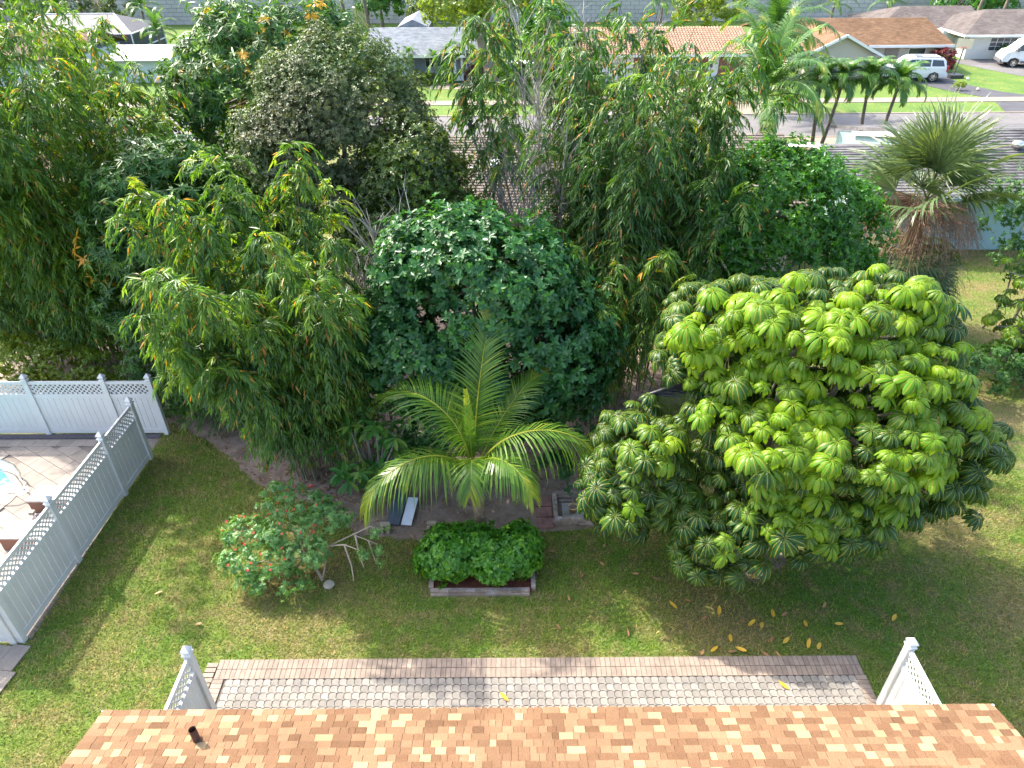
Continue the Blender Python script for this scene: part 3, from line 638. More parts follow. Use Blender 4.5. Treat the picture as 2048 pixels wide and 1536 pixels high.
tree('glossy_tree', 'bright green dense rounded tree beside the fan palm', 'tree', (7.4, 19.9, 0),
     [((7.3, 19.6, 5.0), (2.2, 2.0, 2.1)), ((9.0, 19.8, 4.4), (1.8, 1.7, 1.9)), ((6.0, 19.3, 4.2), (1.7, 1.6, 1.9)), ((8.0, 18.8, 3.4), (2.4, 1.6, 1.8)), ((6.6, 19.0, 2.4), (1.9, 1.5, 1.5))], None, 'green', M['bark'], 26, 440, 26, 0.46, 7, (0.13, 0.065), KITE, 0.18, (40, 90), 0.1, 70, None, 0, 0.05)
# shrubs and hedges
def shrub(name, label, cat, base, lobes, m, seed, n_clump, tips, rc, k, size, tmpl=KITE, group=None, gap=0.0, bark='bark', **kw):
    return tree(name, label, cat, base, lobes, None, m, M[bark], seed, n_clump, tips, rc, k, size, tmpl, 0.035, limbs=26, group=group, gap=gap, **kw)
shrub('hedge', 'yellow-green loose hedge behind the pool fence', 'hedge', (-14.4, 18.5, 0), [((-15.4, 18.6, 1.15), (1.3, .8, .75)), ((-13.9, 18.5, 1.0), (1.1, .7, .7)), ((-12.7, 18.4, .8), (.8, .6, .6))], 'yellowgreen', 31, 120, 22, 0.28, 6, (0.085, 0.045), gap=0.1, low=-0.9)
shrub('shrub', 'dark green shrub behind the corner of the pool fence', 'shrub', (-10.4, 17.4, 0), [((-10.3, 17.5, 1.5), (.85, .8, 1.0)), ((-9.7, 17.2, .9), (.8, .7, .8)), ((-10.9, 17.6, .9), (.7, .7, .8))], 'hedge', 32, 100, 20, 0.30, 6, (0.11, 0.035), low=-0.9)
shrub('hedge', 'clipped dark green hedge at the right edge of the lawn', 'hedge', (15.0, 18.0, 0), [((14.2, 17.9, .95), (.9, .7, .8)), ((15.6, 17.9, 1.0), (1.2, .8, .85)), ((17.2, 18.0, 1.0), (1.2, .8, .9))], 'hedge', 33, 130, 26, 0.26, 6, (0.075, 0.042), low=-0.9)
shrub('bed_shrub', 'leafy green shrub in the mulch bed, left half, darker', 'shrub', (-1.25, 11.3, 0.05), [((-1.42, 11.15, .52), (.70, .64, .48)), ((-.85, 11.25, .52), (.5, .56, .48))], 'bed', 34, 190, 12, 0.17, 5, (0.115, 0.07), HEX, 'shrubs in the brick-edged bed', low=-0.7, bark='twig')
shrub('bed_shrub', 'leafy yellow-green shrub in the mulch bed, right half, lighter', 'shrub', (-0.1, 11.25, 0.05), [((-.30, 11.02, .48), (.55, .60, .46)), ((.14, 11.2, .52), (.44, .56, .48))], 'bed', 35, 180, 12, 0.17, 5, (0.115, 0.07), HEX, 'shrubs in the brick-edged bed', low=-0.7, bark='twig')
shrub('small_tree', 'thin leafy tree at the far right edge beside the grey roof', 'tree', (16.8, 22.0, 0), [((16.9, 22.0, 4.4), (1.3, 1.2, 1.5)), ((17.4, 21.6, 3.0), (1.2, 1.1, 1.2))], 'hedge', 36, 70, 18, 0.4, 6, (0.12, 0.05))
shrub('feathery_shrub', 'bright green feathery shrub beside the right patio fence panel', 'shrub', (7.75, 6.75, 0), [((7.65, 6.85, .45), (.4, .45, .4)), ((8.35, 6.75, .3), (.55, .3, .28)), ((7.55, 7.3, .5), (.2, .22, .4))], 'green', 37, 60, 16, 0.14, 7, (0.055, 0.024), low=-0.8)
shrub('low_plant', 'low dark green plant under the right edge of the ficus tree', 'plant', (1.1, 14.2, 0), [((1.1, 14.2, .4), (.45, .4, .35))], 'ficus', 38, 26, 9, 0.16, 5, (0.11, 0.05), HEX, low=-0.7)
shrub('ground_cover', 'low green understory clump behind the slate slab', 'plant', (-2.5, 14.6, 0), [((-2.5, 14.7, .7), (.8, .6, .6))], 'ficus', 39, 40, 10, 0.2, 5, (0.12, 0.06), HEX, low=-0.7)
shrub('leafy_shrub', 'rambling green shrub at the foot of the bamboo beside the oak', 'shrub', (-7.8, 18.2, 0), [((-7.8, 18.1, 1.2), (1.1, .9, 1.2)), ((-6.5, 18.5, 1.2), (1.2, .9, 1.2))], 'oak2', 40, 100, 20, 0.35, 6, (0.12, 0.05), low=-0.8)

# red-flowered shrub leaning left, with bare stems on its right side
jt = shrub('flowering_shrub', 'sprawling shrub with small red flowers on the lawn', 'shrub', (-4.29, 10.73, 0),
      [((-5.0, 11.2, 1.15), (.75, .45, .28)), ((-5.6, 10.75, .75), (.85, .45, .26)), ((-4.6, 10.85, .85), (.6, .4, .35)), ((-4.9, 11.75, 1.45), (.8, .4, .22)), ((-5.95, 11.3, 1.05), (.55, .4, .22)), ((-5.3, 12.1, 1.6), (.45, .3, .18)), ((-4.2, 11.5, 1.3), (.5, .35, .22)), ((-5.2, 10.4, .5), (.7, .35, .2))], 'jatropha', 41, 230, 8, 0.16, 7, (0.085, 0.036), KITE, gap=0.12, bark='twig', low=-0.5)
rs = np.random.RandomState(77)
bs = MB()
for q in ([(-4.3, 10.75, .15), (-4.1, 11.0, .9), (-3.55, 11.1, 1.15), (-3.0, 10.95, 1.0)], [(-4.1, 11.0, .9), (-3.7, 10.85, 1.1), (-3.3, 10.7, 1.05)], [(-3.55, 11.1, 1.15), (-3.2, 11.3, 1.2), (-2.95, 11.25, 1.1)], [(-3.7, 10.85, 1.1), (-3.55, 10.6, .7), (-3.5, 10.4, .45)], [(-3.5, 11.1, 1.15), (-3.4, 10.8, .75), (-3.3, 10.65, .6)], [(-3.2, 11.0, 1.08), (-3.05, 10.75, .65)]):
    q = np.array(q); m = max(2, len(q)); bs.tube(q, np.linspace(.022, .009, m), 5)
bs.build('bare_stem', M['twig'], jt)
P, O, C, CO = crown_tips(rs, [((-3.1, 10.75, .95), (.3, .25, .35)), ((-3.0, 11.3, 1.15), (.2, .2, .12))], 14, 6, 0.1)
LP, LD, LN = rosettes(rs, P, O, 7)
link_mesh('foliage', leaf_mesh('foliage', LP, LD, LN, .08, .033, rs.rand(len(LP))*.9, KITE, M['jatropha'], wloc(jt)), jt)['kind'] = 'stuff'
P, O, C, CO = crown_tips(rs, [((-5.0, 11.2, 1.2), (.8, .5, .3)), ((-5.6, 10.75, .8), (.9, .5, .28)), ((-4.9, 11.75, 1.5), (.85, .45, .24)), ((-4.6, 10.85, .9), (.6, .4, .35)), ((-5.95, 11.3, 1.1), (.6, .4, .24))], 52, 1, 0.06, low=-.1)
pf, pv0 = [], None
fm_v = rosettes(np.random.RandomState(3), np.zeros((2, 3)), np.array([[0, 0, 1.0]]*2), 6, (60, 100), 0.0)
flower = leaf_mesh('flower', fm_v[0], fm_v[1], fm_v[2], .034, .024, np.random.RandomState(4).rand(12), KITE, M['petal'])
for p in P: link_mesh('flower', flower, jt, p + (0, 0, .06), (rs.uniform(-.6, .6), rs.uniform(-.6, .6), rs.uniform(0, 6)))

# ------------------------------------------------------------------ bamboo
def bamboo(name, label, base, n, rb, H, lean, seed, m='bamboo', s0=0.25, nb=26, k=9, leafL=0.24, leafW=0.036, spread=0.35, group='bamboo clumps', culm_mat='culm', blen=(0.5, 1.25), culm_r=0.024):
    rs = np.random.RandomState(seed); t = thing(name, label, 'bamboo', (base[0], base[1], 0), group); S = []; A = []; BL = []
    for i in range(n):
        rr = rb*math.sqrt(rs.rand()); th = rs.uniform(0, 2*math.pi); o = np.array((math.cos(th), math.sin(th)))
        h = rs.uniform(H[0], H[1]); b0 = np.array((base[0] + o[0]*rr*1.3, base[1] + o[1]*rr))
        ld = np.array(lean) + o*spread*rs.uniform(.4, 1.5) + rs.normal(0, .08, 2)
        s = np.linspace(0, 1, 11); xy = b0[None] + ld[None]*h*(0.25*s + 0.75*s**2.2)[:, None]
        fl = np.linalg.norm(ld); z = h*(s*(1 - .10*fl) - .22*fl*s**3)
        pts = np.column_stack([xy, z - .05]); rad = culm_r*rs.uniform(.75, 1.2)*(1 - .8*s)
        cb = MB(); V, F = tube_arrays(pts, rad, 6); cb.add(V, F)
        for j in range(1, 9): 
            f = j/9*0.8; q = np.array([np.interp(f, s, pts[:, d]) for d in range(3)]); q2 = np.array([np.interp(f + .004, s, pts[:, d]) for d in range(3)])
            r_ = np.interp(f, s, rad)*1.25; V, F = tube_arrays([q, q2], [r_, r_], 6); cb.add(V, F)
        cb.build('culm', M[culm_mat], t, smooth=True)
        m_ = nb; f = s0 + (1 - s0)*rs.rand(m_)**0.85
        st = np.column_stack([np.interp(f, s, pts[:, d]) for d in range(3)])
        az = rs.uniform(0, 2*np.pi, m_); a_ = np.column_stack([np.cos(az), np.sin(az)]) + o[None]*.45 + np.array(lean)[None]*.3; a_ = unit(a_)
        S.append(st); A.append(np.column_stack([a_, np.zeros(m_)])); BL.append(rs.uniform(blen[0], blen[1], m_)*(1.15 - .5*f))
    S = np.concatenate(S); A = np.concatenate(A); BL = np.concatenate(BL); m_ = len(S); Z = np.array([0, 0, 1.0])
    u = (np.arange(k) + 1)[None]/k*np.ones((m_, 1)) + rs.uniform(-.04, .04, (m_, k)); up = rs.uniform(.25, .75, (m_, 1))
    P = S[:, None] + A[:, None]*(BL[:, None]*u)[..., None]*0.9 + Z*((up*u - .95*u**2)*BL[:, None])[..., None]
    Tn = A[:, None] + Z*(up - 1.9*u)[..., None]; lat = np.cross(A, Z)[:, None]*np.where(np.arange(k) % 2, 1, -1)[None, :, None]
    D = Tn*.75 + lat*rs.uniform(.2, .9, (m_, k))[..., None] - Z*rs.uniform(.1, .8, (m_, k))[..., None] + rs.normal(0, .2, (m_, k, 3))
    # each node carries a pair of leaves
    P2 = P.reshape(-1, 3); D2 = D.reshape(-1, 3)
    D3 = (Tn*.8 - lat*.6 - Z*.35 + rs.normal(0, .25, (m_, k, 3))).reshape(-1, 3)
    P2 = np.concatenate([P2, P2]); D2 = np.concatenate([D2, D3]); q = len(P2)
    keep = P2[:, 2] > 0.12; 
    tb = np.repeat(rs.beta(2, 2.3, m_)*.85, k); tb = np.concatenate([tb, tb]) + rs.normal(0, .1, q); tb = np.clip(tb, 0, .92)
    dry = rs.rand(q) < 0.035; tb[dry] = rs.uniform(.95, 1, dry.sum())
    Nn = np.tile(Z, (q, 1)) + rs.normal(0, .35, (q, 3))
    me = leaf_mesh('foliage', P2[keep], D2[keep], Nn[keep], (leafL*rs.uniform(.6, 1.25, q))[keep], (leafW*rs.uniform(.7, 1.25, q))[keep], tb[keep], LANCE, M[m], wloc(t))
    fo = link_mesh('foliage', me, t); fo['kind'] = 'stuff'
    tw = MB()
    for i in rs.choice(m_, min(m_, 260), False):
        uu = np.array([0, .35, .7, 1.0])[:, None]; q_ = S[i] + A[i]*BL[i]*uu*.9 + Z*(up[i]*uu - .95*uu**2)*BL[i]
        V, F = tube_arrays(q_, [.007, .006, .005, .003], 3, False); tw.add(V, F)
    tw.build('twigs', M[culm_mat], t, kind='stuff')
    return t
bamboo('bamboo_clump', 'tallest leafy bamboo clump, at the left edge above the pool fence', (-13.6, 20.6), 54, 0.95, (8.6, 12.2), (0.0, -0.02), 51, nb=88, k=11, s0=.10, spread=.20, blen=(.5, 1.25), leafL=.25, leafW=.046)
bamboo('bamboo_clump', 'leafy bamboo clump leaning over the lawn beside the red-flowered shrub', (-5.1, 14.75), 44, 0.75, (5.4, 8.9), (-0.085, -0.11), 52, nb=72, k=11, s0=.24, spread=.17, blen=(.45, 1.05), leafL=.24, leafW=.043)
bamboo('bamboo_clump', 'tall bamboo clump with pale culms behind the umbrella tree', (3.3, 18.7), 40, 1.1, (7.6, 11.8), (0.03, 0.0), 53, leafL=.25, leafW=.045, m='bamboo2', nb=62, k=10, s0=.25, spread=.16, culm_r=.034)
bamboo('bamboo_clump', 'thin tall bamboo clump with open tops over the grey street', (0.9, 20.6), 9, 0.6, (10.0, 11.9), (-0.04, 0.02), 54, leafL=.29, leafW=.05, m='bamboo2', nb=54, k=10, s0=.6, spread=.10, culm_r=.03)
bamboo('bamboo_clump', 'bamboo clump with reddish dry leaves left of the bright glossy tree', (4.6, 20.4), 16, 0.8, (6.6, 9.6), (0.0, 0.0), 58, leafL=.25, leafW=.045, m='bamboo2', nb=60, k=10, s0=.3, spread=.12)
bamboo('bamboo_clump', 'low bright bamboo clump between the ficus tree and the glossy tree', (2.6, 17.0), 16, 0.6, (5.0, 6.8), (0.0, -0.03), 55, leafL=.25, leafW=.043, m='bamboo', nb=54, k=10, s0=.3, spread=.2)
bamboo('bamboo_clump', 'bamboo clump in the gap between the mango tree and the leaning bamboo', (-8.2, 16.9), 16, 0.6, (4.0, 6.2), (0.03, -0.03), 56, leafL=.24, leafW=.043, m='bamboo2', nb=60, k=10, s0=.12, spread=.13)
bamboo('bamboo_clump', 'bamboo clump at the far left edge beside the dark screened porch', (-16.2, 20.2), 16, 0.7, (6.0, 9.0), (0.0, -0.03), 57, leafL=.25, leafW=.045, nb=70, k=10, s0=.15, spread=.18, blen=(.5, 1.2))

def dead_bamboo(name, label, base, n, rb, H, lean, seed, zb=(.45, .95)):
    rs = np.random.RandomState(seed); t = thing(name, label, 'bamboo', (base[0], base[1], 0), 'dead bamboo')
    for i in range(n):
        o = rs.normal(0, 1, 2)*rb*.6; h = rs.uniform(*H); ld = np.array(lean) + rs.normal(0, .09, 2)
        s = np.linspace(0, 1, 9); pts = np.column_stack([base[0] + o[0] + ld[0]*h*s**1.4, base[1] + o[1] + ld[1]*h*s**1.4, h*s - .05])
        pts[:, :2] += np.cumsum(rs.normal(0, .02, (9, 2)), 0)
        c = MB(); c.tube(pts, .045*(1 - .75*s)*rs.uniform(.7, 1.1), 6); cu = c.build('culm', M['culm_dead'], t, smooth=True)
        tw = MB()
        for j in range(rs.randint(8, 13)):
            f = rs.uniform(*zb); q = np.array([np.interp(f, s, pts[:, d]) for d in range(3)])
            for e in range(rs.randint(2, 5)):
                az = rs.uniform(0, 2*np.pi); L = rs.uniform(.7, 1.9)*(1.3 - f*.6); d = np.array((math.cos(az)*.42, math.sin(az)*.42, rs.uniform(.6, 1.0)))
                p1 = q + d*L*.5 + rs.normal(0, .04, 3); p2 = q + d*L + np.array((math.cos(az), math.sin(az), -.2))*.12*L + rs.normal(0, .05, 3)
                tw.tube([q, p1, p2], [.013, .009, .004], 4, False)
                for g in range(2):
                    p3 = p1 + (p2 - p1)*rs.rand() ; tw.tube([p3, p3 + d*.4*rs.uniform(.4, 1) + rs.normal(0, .12, 3)], [.006, .002], 3, False)
        tw.build('branches', M['culm_dead'], cu, kind='stuff')
dead_bamboo('dead_bamboo', 'pale grey leafless bamboo stems rising behind the ficus tree', (1.25, 19.4), 13, 0.8, (8.0, 10.6), (0.03, 0.0), 61)
dead_bamboo('dead_bamboo', 'darker leafless bamboo stems leaning left in front of the tan shingled roof', (0.7, 19.8), 9, 0.5, (6.4, 8.4), (-0.16, 0.02), 62, (.35, .9))
dead_bamboo('dead_bamboo', 'short bare grey bamboo twigs above the leaning bamboo clump', (-3.7, 16.4), 6, 0.3, (5.2, 6.6), (0.06, 0.0), 63, (.6, .95))

# ------------------------------------------------------------------ pinnate palms
def frond_mesh(name, L, elev, bend, nl, lw, ll, seed, m, droop=0.55, vee=0.35, tip=0.25, petiole=0.12):
    """rachis leaves the origin along +X at elev degrees and bends down by bend degrees; leaflets hang from both sides"""
    rs = np.random.RandomState(seed); ns = 26; s = np.linspace(0, 1, ns); an = np.radians(elev - bend*s**1.35)
    dx = np.cos(an)*L/ns; dz = np.sin(an)*L/ns; R_ = np.column_stack([np.cumsum(dx), np.cumsum(np.zeros(ns)), np.cumsum(dz)]); R_[:, 1] = 0.10*L*s**2*rs.uniform(-1, 1)
    T = unit(np.gradient(R_, axis=0)); V = []; F = []; tt = []
    def put(P, q, tv):
        b = len(V); V.extend(P); F.extend([tuple(i + b for i in f) for f in q]); tt.extend([tv]*len(P))
    rV, rF = tube_arrays(R_, np.linspace(.022, .004, ns)*(L/3)**.5, 4, False)
    put(rV, rF, 0.9)
    for j in range(nl):
        f = petiole + (1 - petiole)*(j + .5)/nl; p = np.array([np.interp(f, s, R_[:, d]) for d in range(3)]); tg = unit(np.array([np.interp(f, s, T[:, d]) for d in range(3)]))
        prof = (math.sin(math.pi*min(1, (f*0.86 + .14)))**.55)*(.45 + .55*(1 - f)) + tip*f
        for sd in (-1, 1):
            l = ll*prof*rs.uniform(.85, 1.1); side = np.array((0, sd, 0.0)); nrm = np.cross(side, tg)*sd; nrm = nrm if nrm[2] > 0 else -nrm
            d0 = unit(side*(1 - .35*f) + tg*(.45 + .75*f) + nrm*vee + rs.normal(0, .05, 3)); w = lw*rs.uniform(.8, 1.15)
            P = []; q = p.copy(); d = d0.copy(); wd = unit(np.cross(d0, nrm))*w; nseg = 4
            for g in range(nseg + 1):
                a_ = (g/nseg); ww = wd*(1 - a_**2.2)*(0.5 if g == 0 else 1)
                P += [q - ww, q + ww] if g < nseg else [q]
                d = unit(d + np.array((0, 0, -1.0))*droop*(.35 + .9*a_)*rs.uniform(.7, 1.3)); q = q + d*l/nseg
            fs = [(2*g, 2*g + 1, 2*g + 3, 2*g + 2) for g in range(nseg - 1)] + [(2*nseg - 2, 2*nseg - 1, 2*nseg)]
            put(P, fs, float(np.clip(rs.normal(.42, .15) + (.32 if f > .8 else 0), 0, .98)))
    me = bpy.data.meshes.new(name); me.from_pydata([tuple(map(float, v)) for v in V], [], F)
    at = me.attributes.new('t', 'FLOAT', 'POINT'); at.data.foreach_set('value', np.array(tt, np.float32)); me.materials.append(m); me.update()
    return me

def put_frond(me, t, p, az, tilt=0.0, sc=1.0):
    o = link_mesh('frond', me, t, p); o.rotation_euler = (tilt, 0, az); o.scale = (sc, sc, sc); return o

coco = thing('coconut_palm', 'young coconut palm with arching yellow-ribbed fronds in the mulch bed', 'palm', (-0.74, 11.99, 0))
cb = MB(); cb.tube(bez((-.72, 11.95, -.05), (-.90, 12.12, 2.1), (0.02, 0, 0), 10), [.17, .155, .145, .14, .14, .14, .145, .13, .10, .05], 12); cb.build('trunk', M['palm_trunk'], coco, smooth=True)
CROWN = np.array((-.90, 12.12, 2.1))
for i, (az, el, L, bd, ll, dr, ve) in enumerate([(152, 86, 3.6, 150, 1.35, .40, .45), (74, 78, 3.7, 38, 1.0, .20, .3), (42, 60, 3.1, 48, .9, .30, .3), (-8, 70, 4.2, 150, 1.5, .95, .25), (-84, 82, 1.7, 165, 1.0, .55, .2), (218, 66, 3.5, 145, 1.4, .85, .25), (-40, 72, 2.5, 125, 1.15, .75, .2), (122, 66, 3.0, 60, 1.0, .35, .3), (-150, 70, 2.1, 130, 1.0, .7, .2), (100, 87, 2.0, 8, .22, .05, .02)]):
    me = frond_mesh('frond', L, el, bd, 64, .0175, ll, 100 + i, M['palm'], dr, ve, .3, .10)
    put_frond(me, coco, CROWN + np.array((math.cos(R(az)), math.sin(R(az)), 0))*.05 + np.array((0, 0, .05 if el > 75 else -.12)), R(az))
for i, az in enumerate((20, 95, 160, 230, 300)):
    d = np.array((math.cos(R(az)), math.sin(R(az)), 0)); MB().tube([CROWN + d*.10 - (0, 0, .75), CROWN + d*.16 - (0, 0, .35), CROWN + d*.09 + (0, 0, .15)], [.06, .06, .03], 6).build('leaf_sheath', M['palm_trunk'], coco, smooth=True)

def palm(name, label, base, top, r, protos, n, seed, m_trunk, sc=1.0, group=None, crownshaft=None, el=None):
    rs = np.random.RandomState(seed); t = thing(name, label, 'palm', (*base, 0), group); b = np.array((*base, -.05)); tp = np.array(top, float)
    pts = bez(b, tp, ((tp[0] - b[0])*.15, 0, -.2), 9); MB().tube(pts, np.linspace(r*1.3, r*.8, 9), 8).build('trunk', m_trunk, t, smooth=True)
    if crownshaft is not None: MB().tube([tp - (0, 0, .05), tp + (0, 0, crownshaft)], [r*1.15, r*.5], 8).build('crownshaft', M['hedge_solid'], t, smooth=True)
    for i in range(n):
        az = 2*math.pi*i/n*(1 if n < 4 else 1.618*2) + rs.uniform(-.25, .25)
        me = protos[min(len(protos) - 1, int(len(protos)*i/n))]
        put_frond(me, t, tp + np.array((0, 0, (crownshaft or 0)*.6)), az, rs.uniform(-.12, .12), sc*rs.uniform(.85, 1.1))
    return t
M['hedge_solid'] = solid('crownshaft_green', (0.10, 0.17, 0.04), (0.14, 0.2, 0.05), 3, 0.5)
ROY = [frond_mesh('frond', 3.1, 84, 55, 58, .022, .75, 201, M['palm_far'], .35, .3), frond_mesh('frond', 3.3, 66, 95, 58, .022, .8, 202, M['palm_far'], .5, .3), frond_mesh('frond', 3.2, 44, 105, 58, .022, .8, 203, M['palm_far'], .6, .25), frond_mesh('frond', 3.0, 15, 85, 52, .022, .8, 204, M['palm_far'], .7, .2)]
XMAS = [frond_mesh('frond', 1.5, 80, 90, 34, .024, .5, 211, M['palm_far'], .4, .4), frond_mesh('frond', 1.7, 60, 130, 34, .024, .55, 212, M['palm_far'], .5, .4), frond_mesh('frond', 1.6, 30, 130, 34, .024, .55, 213, M['palm_far'], .5, .3)]
palm('royal_palm', 'full round-headed feather palm in front of the street, behind the glossy tree', (15.0, 42.4), (14.6, 42.6, 3.0), .2, ROY, 24, 5, M['palm_grey'], 1.65, 'feather palms by the street', .5)
palm('royal_palm', 'taller coconut-like palm beside the tan-roofed house across the street', (18.2, 53.4), (18.1, 53.4, 4.6), .16, ROY, 22, 6, M['palm_grey'], 1.55, 'feather palms by the street', .3)
for i, (b, tpx) in enumerate([((18.1, 43.0), (17.75, 43.0, 3.65)), ((18.5, 43.0), (18.95, 43.0, 3.7)), ((20.9, 43.0), (20.5, 43.0, 3.75)), ((21.8, 43.0), (22.2, 43.0, 3.5))]):
    palm('christmas_palm', ['slender leaning palm by the street, first from the round feather palm', 'slender leaning palm by the street, second from the round feather palm', 'slender leaning palm by the street, third from the round feather palm', 'slender leaning palm by the street, fourth and farthest from the round feather palm'][i], b, tpx, .10, XMAS, 19, 20 + i, M['palm_grey'], 1.3, 'slender palms by the grey-roofed house', .45)
palm('feather_palm', 'drooping-fronded palm cut by the right edge beside the road', (36.8, 47.0), (36.9, 47.0, 2.3), .14, ROY, 12, 31, M['palm_grey'], .8)

# ------------------------------------------------------------------ fan palm with a brown skirt
def fan_mesh(name, nseg, Rr, seed, m, droop=1.0, half=115, pet=0.9):
    rs = np.random.RandomState(seed); V = []; F = []; tt = []
    def put(P, q, tv):
        b = len(V); V.extend(P); F.extend([tuple(i + b for i in f) for f in q]); tt.extend([tv]*len(P))
    pts = np.array([(0, 0, 0), (pet*.5, 0, pet*.10), (pet, 0, pet*.05)]); v, f = tube_arrays(pts, [.025, .02, .015], 4, False); put(v, f, .8)
    hub = pts[-1]
    for i in range(nseg):
        th = R(-half + 2*half*(i + .5)/nseg) + rs.normal(0, .02); d = np.array((math.cos(th), math.sin(th), .12 + .1*math.cos(th))); d = unit(d); l = Rr*(.72 + .28*math.cos(th*.6))*rs.uniform(.9, 1.1)
        w = R(2*half/nseg)*.5; sd = np.array((-math.sin(th), math.cos(th), 0)); P = []; q = hub.copy(); tv = float(np.clip(rs.normal(.45, .18), 0, .9)); steps = 6
        for g in range(steps + 1):
            a_ = g/steps; ww = sd*min(l*a_*w, .022*(1 if a_ < .75 else (1 - a_)*4 + .02))
            P += [q - ww + (0, 0, .008), q + ww - (0, 0, .008)] if g < steps else [q]
            d = unit(d + np.array((0, 0, -1))*droop*(.02 if a_ < .45 else .42)*rs.uniform(.6, 1.4)); q = q + d*l/steps
        put(P, [(2*g, 2*g + 1, 2*g + 3, 2*g + 2) for g in range(steps - 1)] + [(2*steps - 2, 2*steps - 1, 2*steps)], tv)
    me = bpy.data.meshes.new(name); me.from_pydata([tuple(map(float, v)) for v in V], [], F)
    at = me.attributes.new('t', 'FLOAT', 'POINT'); at.data.foreach_set('value', np.array(tt, np.float32)); me.materials.append(m); me.update(); return me
sabal = thing('fan_palm', 'large grey-green fan palm with a brown skirt of old stalks', 'palm', (13.4, 22.3, 0))
rs = np.random.RandomState(8); SC = np.array((13.3, 22.0, 4.6))
MB().tube([(13.4, 22.3, -.1), (13.35, 22.15, 2.3), SC - (0, 0, .2)], [.3, .26, .22], 12).build('trunk', M['palm_trunk'], sabal, smooth=True)
FG = [fan_mesh('frond', 38, 1.75, 300 + i, M['sabal'], .62, 105, 1.0) for i in range(4)]; FL = [fan_mesh('frond', 34, 1.45, 310 + i, M['sabal'], 1.0, 95, .9) for i in range(3)]; FD = [fan_mesh('frond', 34, 1.15, 320 + i, M['sabal_dry'], 1.8, 80, .8) for i in range(2)]
for i in range(50):
    if i < 22: el = 84 - 78*(i/21)**.9; me = FG[i % 4]; zo = .35 - .5*i/21
    else: el = -12 - 38*rs.rand(); me = FL[i % 3]; zo = rs.uniform(-1.9, -1.0)
    o = link_mesh('frond', me, sabal, SC + np.array((0, 0, zo))); sc = rs.uniform(.9, 1.2); o.scale = (sc,)*3
    o.rotation_euler = Euler((rs.uniform(-.5, .5), -R(el), i*2.39996 + rs.uniform(-.2, .2)), 'XYZ')
for i in range(9):
    az = i*2.39996*1.3; o = link_mesh('dry_frond', FD[i % 2], sabal, SC - np.array((0, 0, rs.uniform(1.3, 2.0)))); o.rotation_euler = Euler((0, R(rs.uniform(45, 75)), az), 'XYZ')
k = 900; th = rs.uniform(0, 2*np.pi, k); tw = MB()
for a_ in th[:430]:
    p0 = SC + np.array((math.cos(a_)*.4, math.sin(a_)*.4, rs.uniform(-.5, .2))); L = rs.uniform(1.0, 1.9); d = np.array((math.cos(a_), math.sin(a_), 0)); p1 = p0 + d*L*.6 - (0, 0, .15); p2 = p0 + d*L*rs.uniform(.8, 1.0) - np.array((0, 0, rs.uniform(.6, 1.4)))
    tw.tube([p0, p1, p2], [.010, .008, .003], 3, False)
    for g in range(6):
        q = p1 + (p2 - p1)*rs.rand(); tw.tube([q, q + rs.normal(0, .16, 3) - (0, 0, .12)], [.005, .002], 3, False)
tw.build('old_flower_stalks', solid('brown_stalk', (0.27, 0.165, 0.10), (0.17, 0.10, 0.065), 5, 0.9), sabal, kind='stuff')

# ------------------------------------------------------------------ umbrella trees: every compound leaf is a part
def umbrella_mat(name, dark, light, transl):
    m, N, Lk, b = nmat(name); b.inputs['Roughness'].default_value = 0.36; b.inputs['Specular IOR Level'].default_value = 0.3
    at = N.new('ShaderNodeAttribute'); at.attribute_name = 't'; vv = N.new('ShaderNodeAttribute'); vv.attribute_name = 'v'
    oi = N.new('ShaderNodeObjectInfo'); ad = N.new('ShaderNodeMath'); ad.operation = 'MULTIPLY_ADD'; ad.inputs[1].default_value = 0.62; Lk.new(oi.outputs['Random'], ad.inputs[0])
    ml = N.new('ShaderNodeMath'); ml.operation = 'MULTIPLY'; ml.inputs[1].default_value = 0.38; Lk.new(at.outputs['Fac'], ml.inputs[0]); Lk.new(ml.outputs[0], ad.inputs[2])
    rp = ramp(N, [(0.15, dark), (0.85, light)]); Lk.new(ad.outputs[0], rp.inputs[0])
    rr = ramp(N, [(0.06, (1, 1, 1)), (0.14, (0, 0, 0))]); Lk.new(vv.outputs['Fac'], rr.inputs[0])
    col = mixrgb(N, Lk, rr.outputs[0], rp.outputs[0], (0.34, 0.30, 0.05)); Lk.new(col, b.inputs['Base Color'])
    tr = N.new('ShaderNodeBsdfTranslucent'); Lk.new(mixrgb(N, Lk, 1.0, col, (1.9, 1.6, 0.55), 'MULTIPLY'), tr.inputs['Color'])
    mx = N.new('ShaderNodeMixShader'); mx.inputs[0].default_value = transl
    Lk.new(b.outputs[0], mx.inputs[1]); Lk.new(tr.outputs[0], mx.inputs[2]); Lk.new(mx.outputs[0], N['Material Output'].inputs['Surface'])
    return m
UM = umbrella_mat('umbrella_leaf', (0.018, 0.072, 0.016), (0.15, 0.30, 0.016), 0.38)
UY = umbrella_mat('umbrella_leaf_young_sunlit', (0.095, 0.235, 0.010), (0.19, 0.33, 0.012), 0.42)  # paler green: new growth, and the crown's sunlit top put into the colour
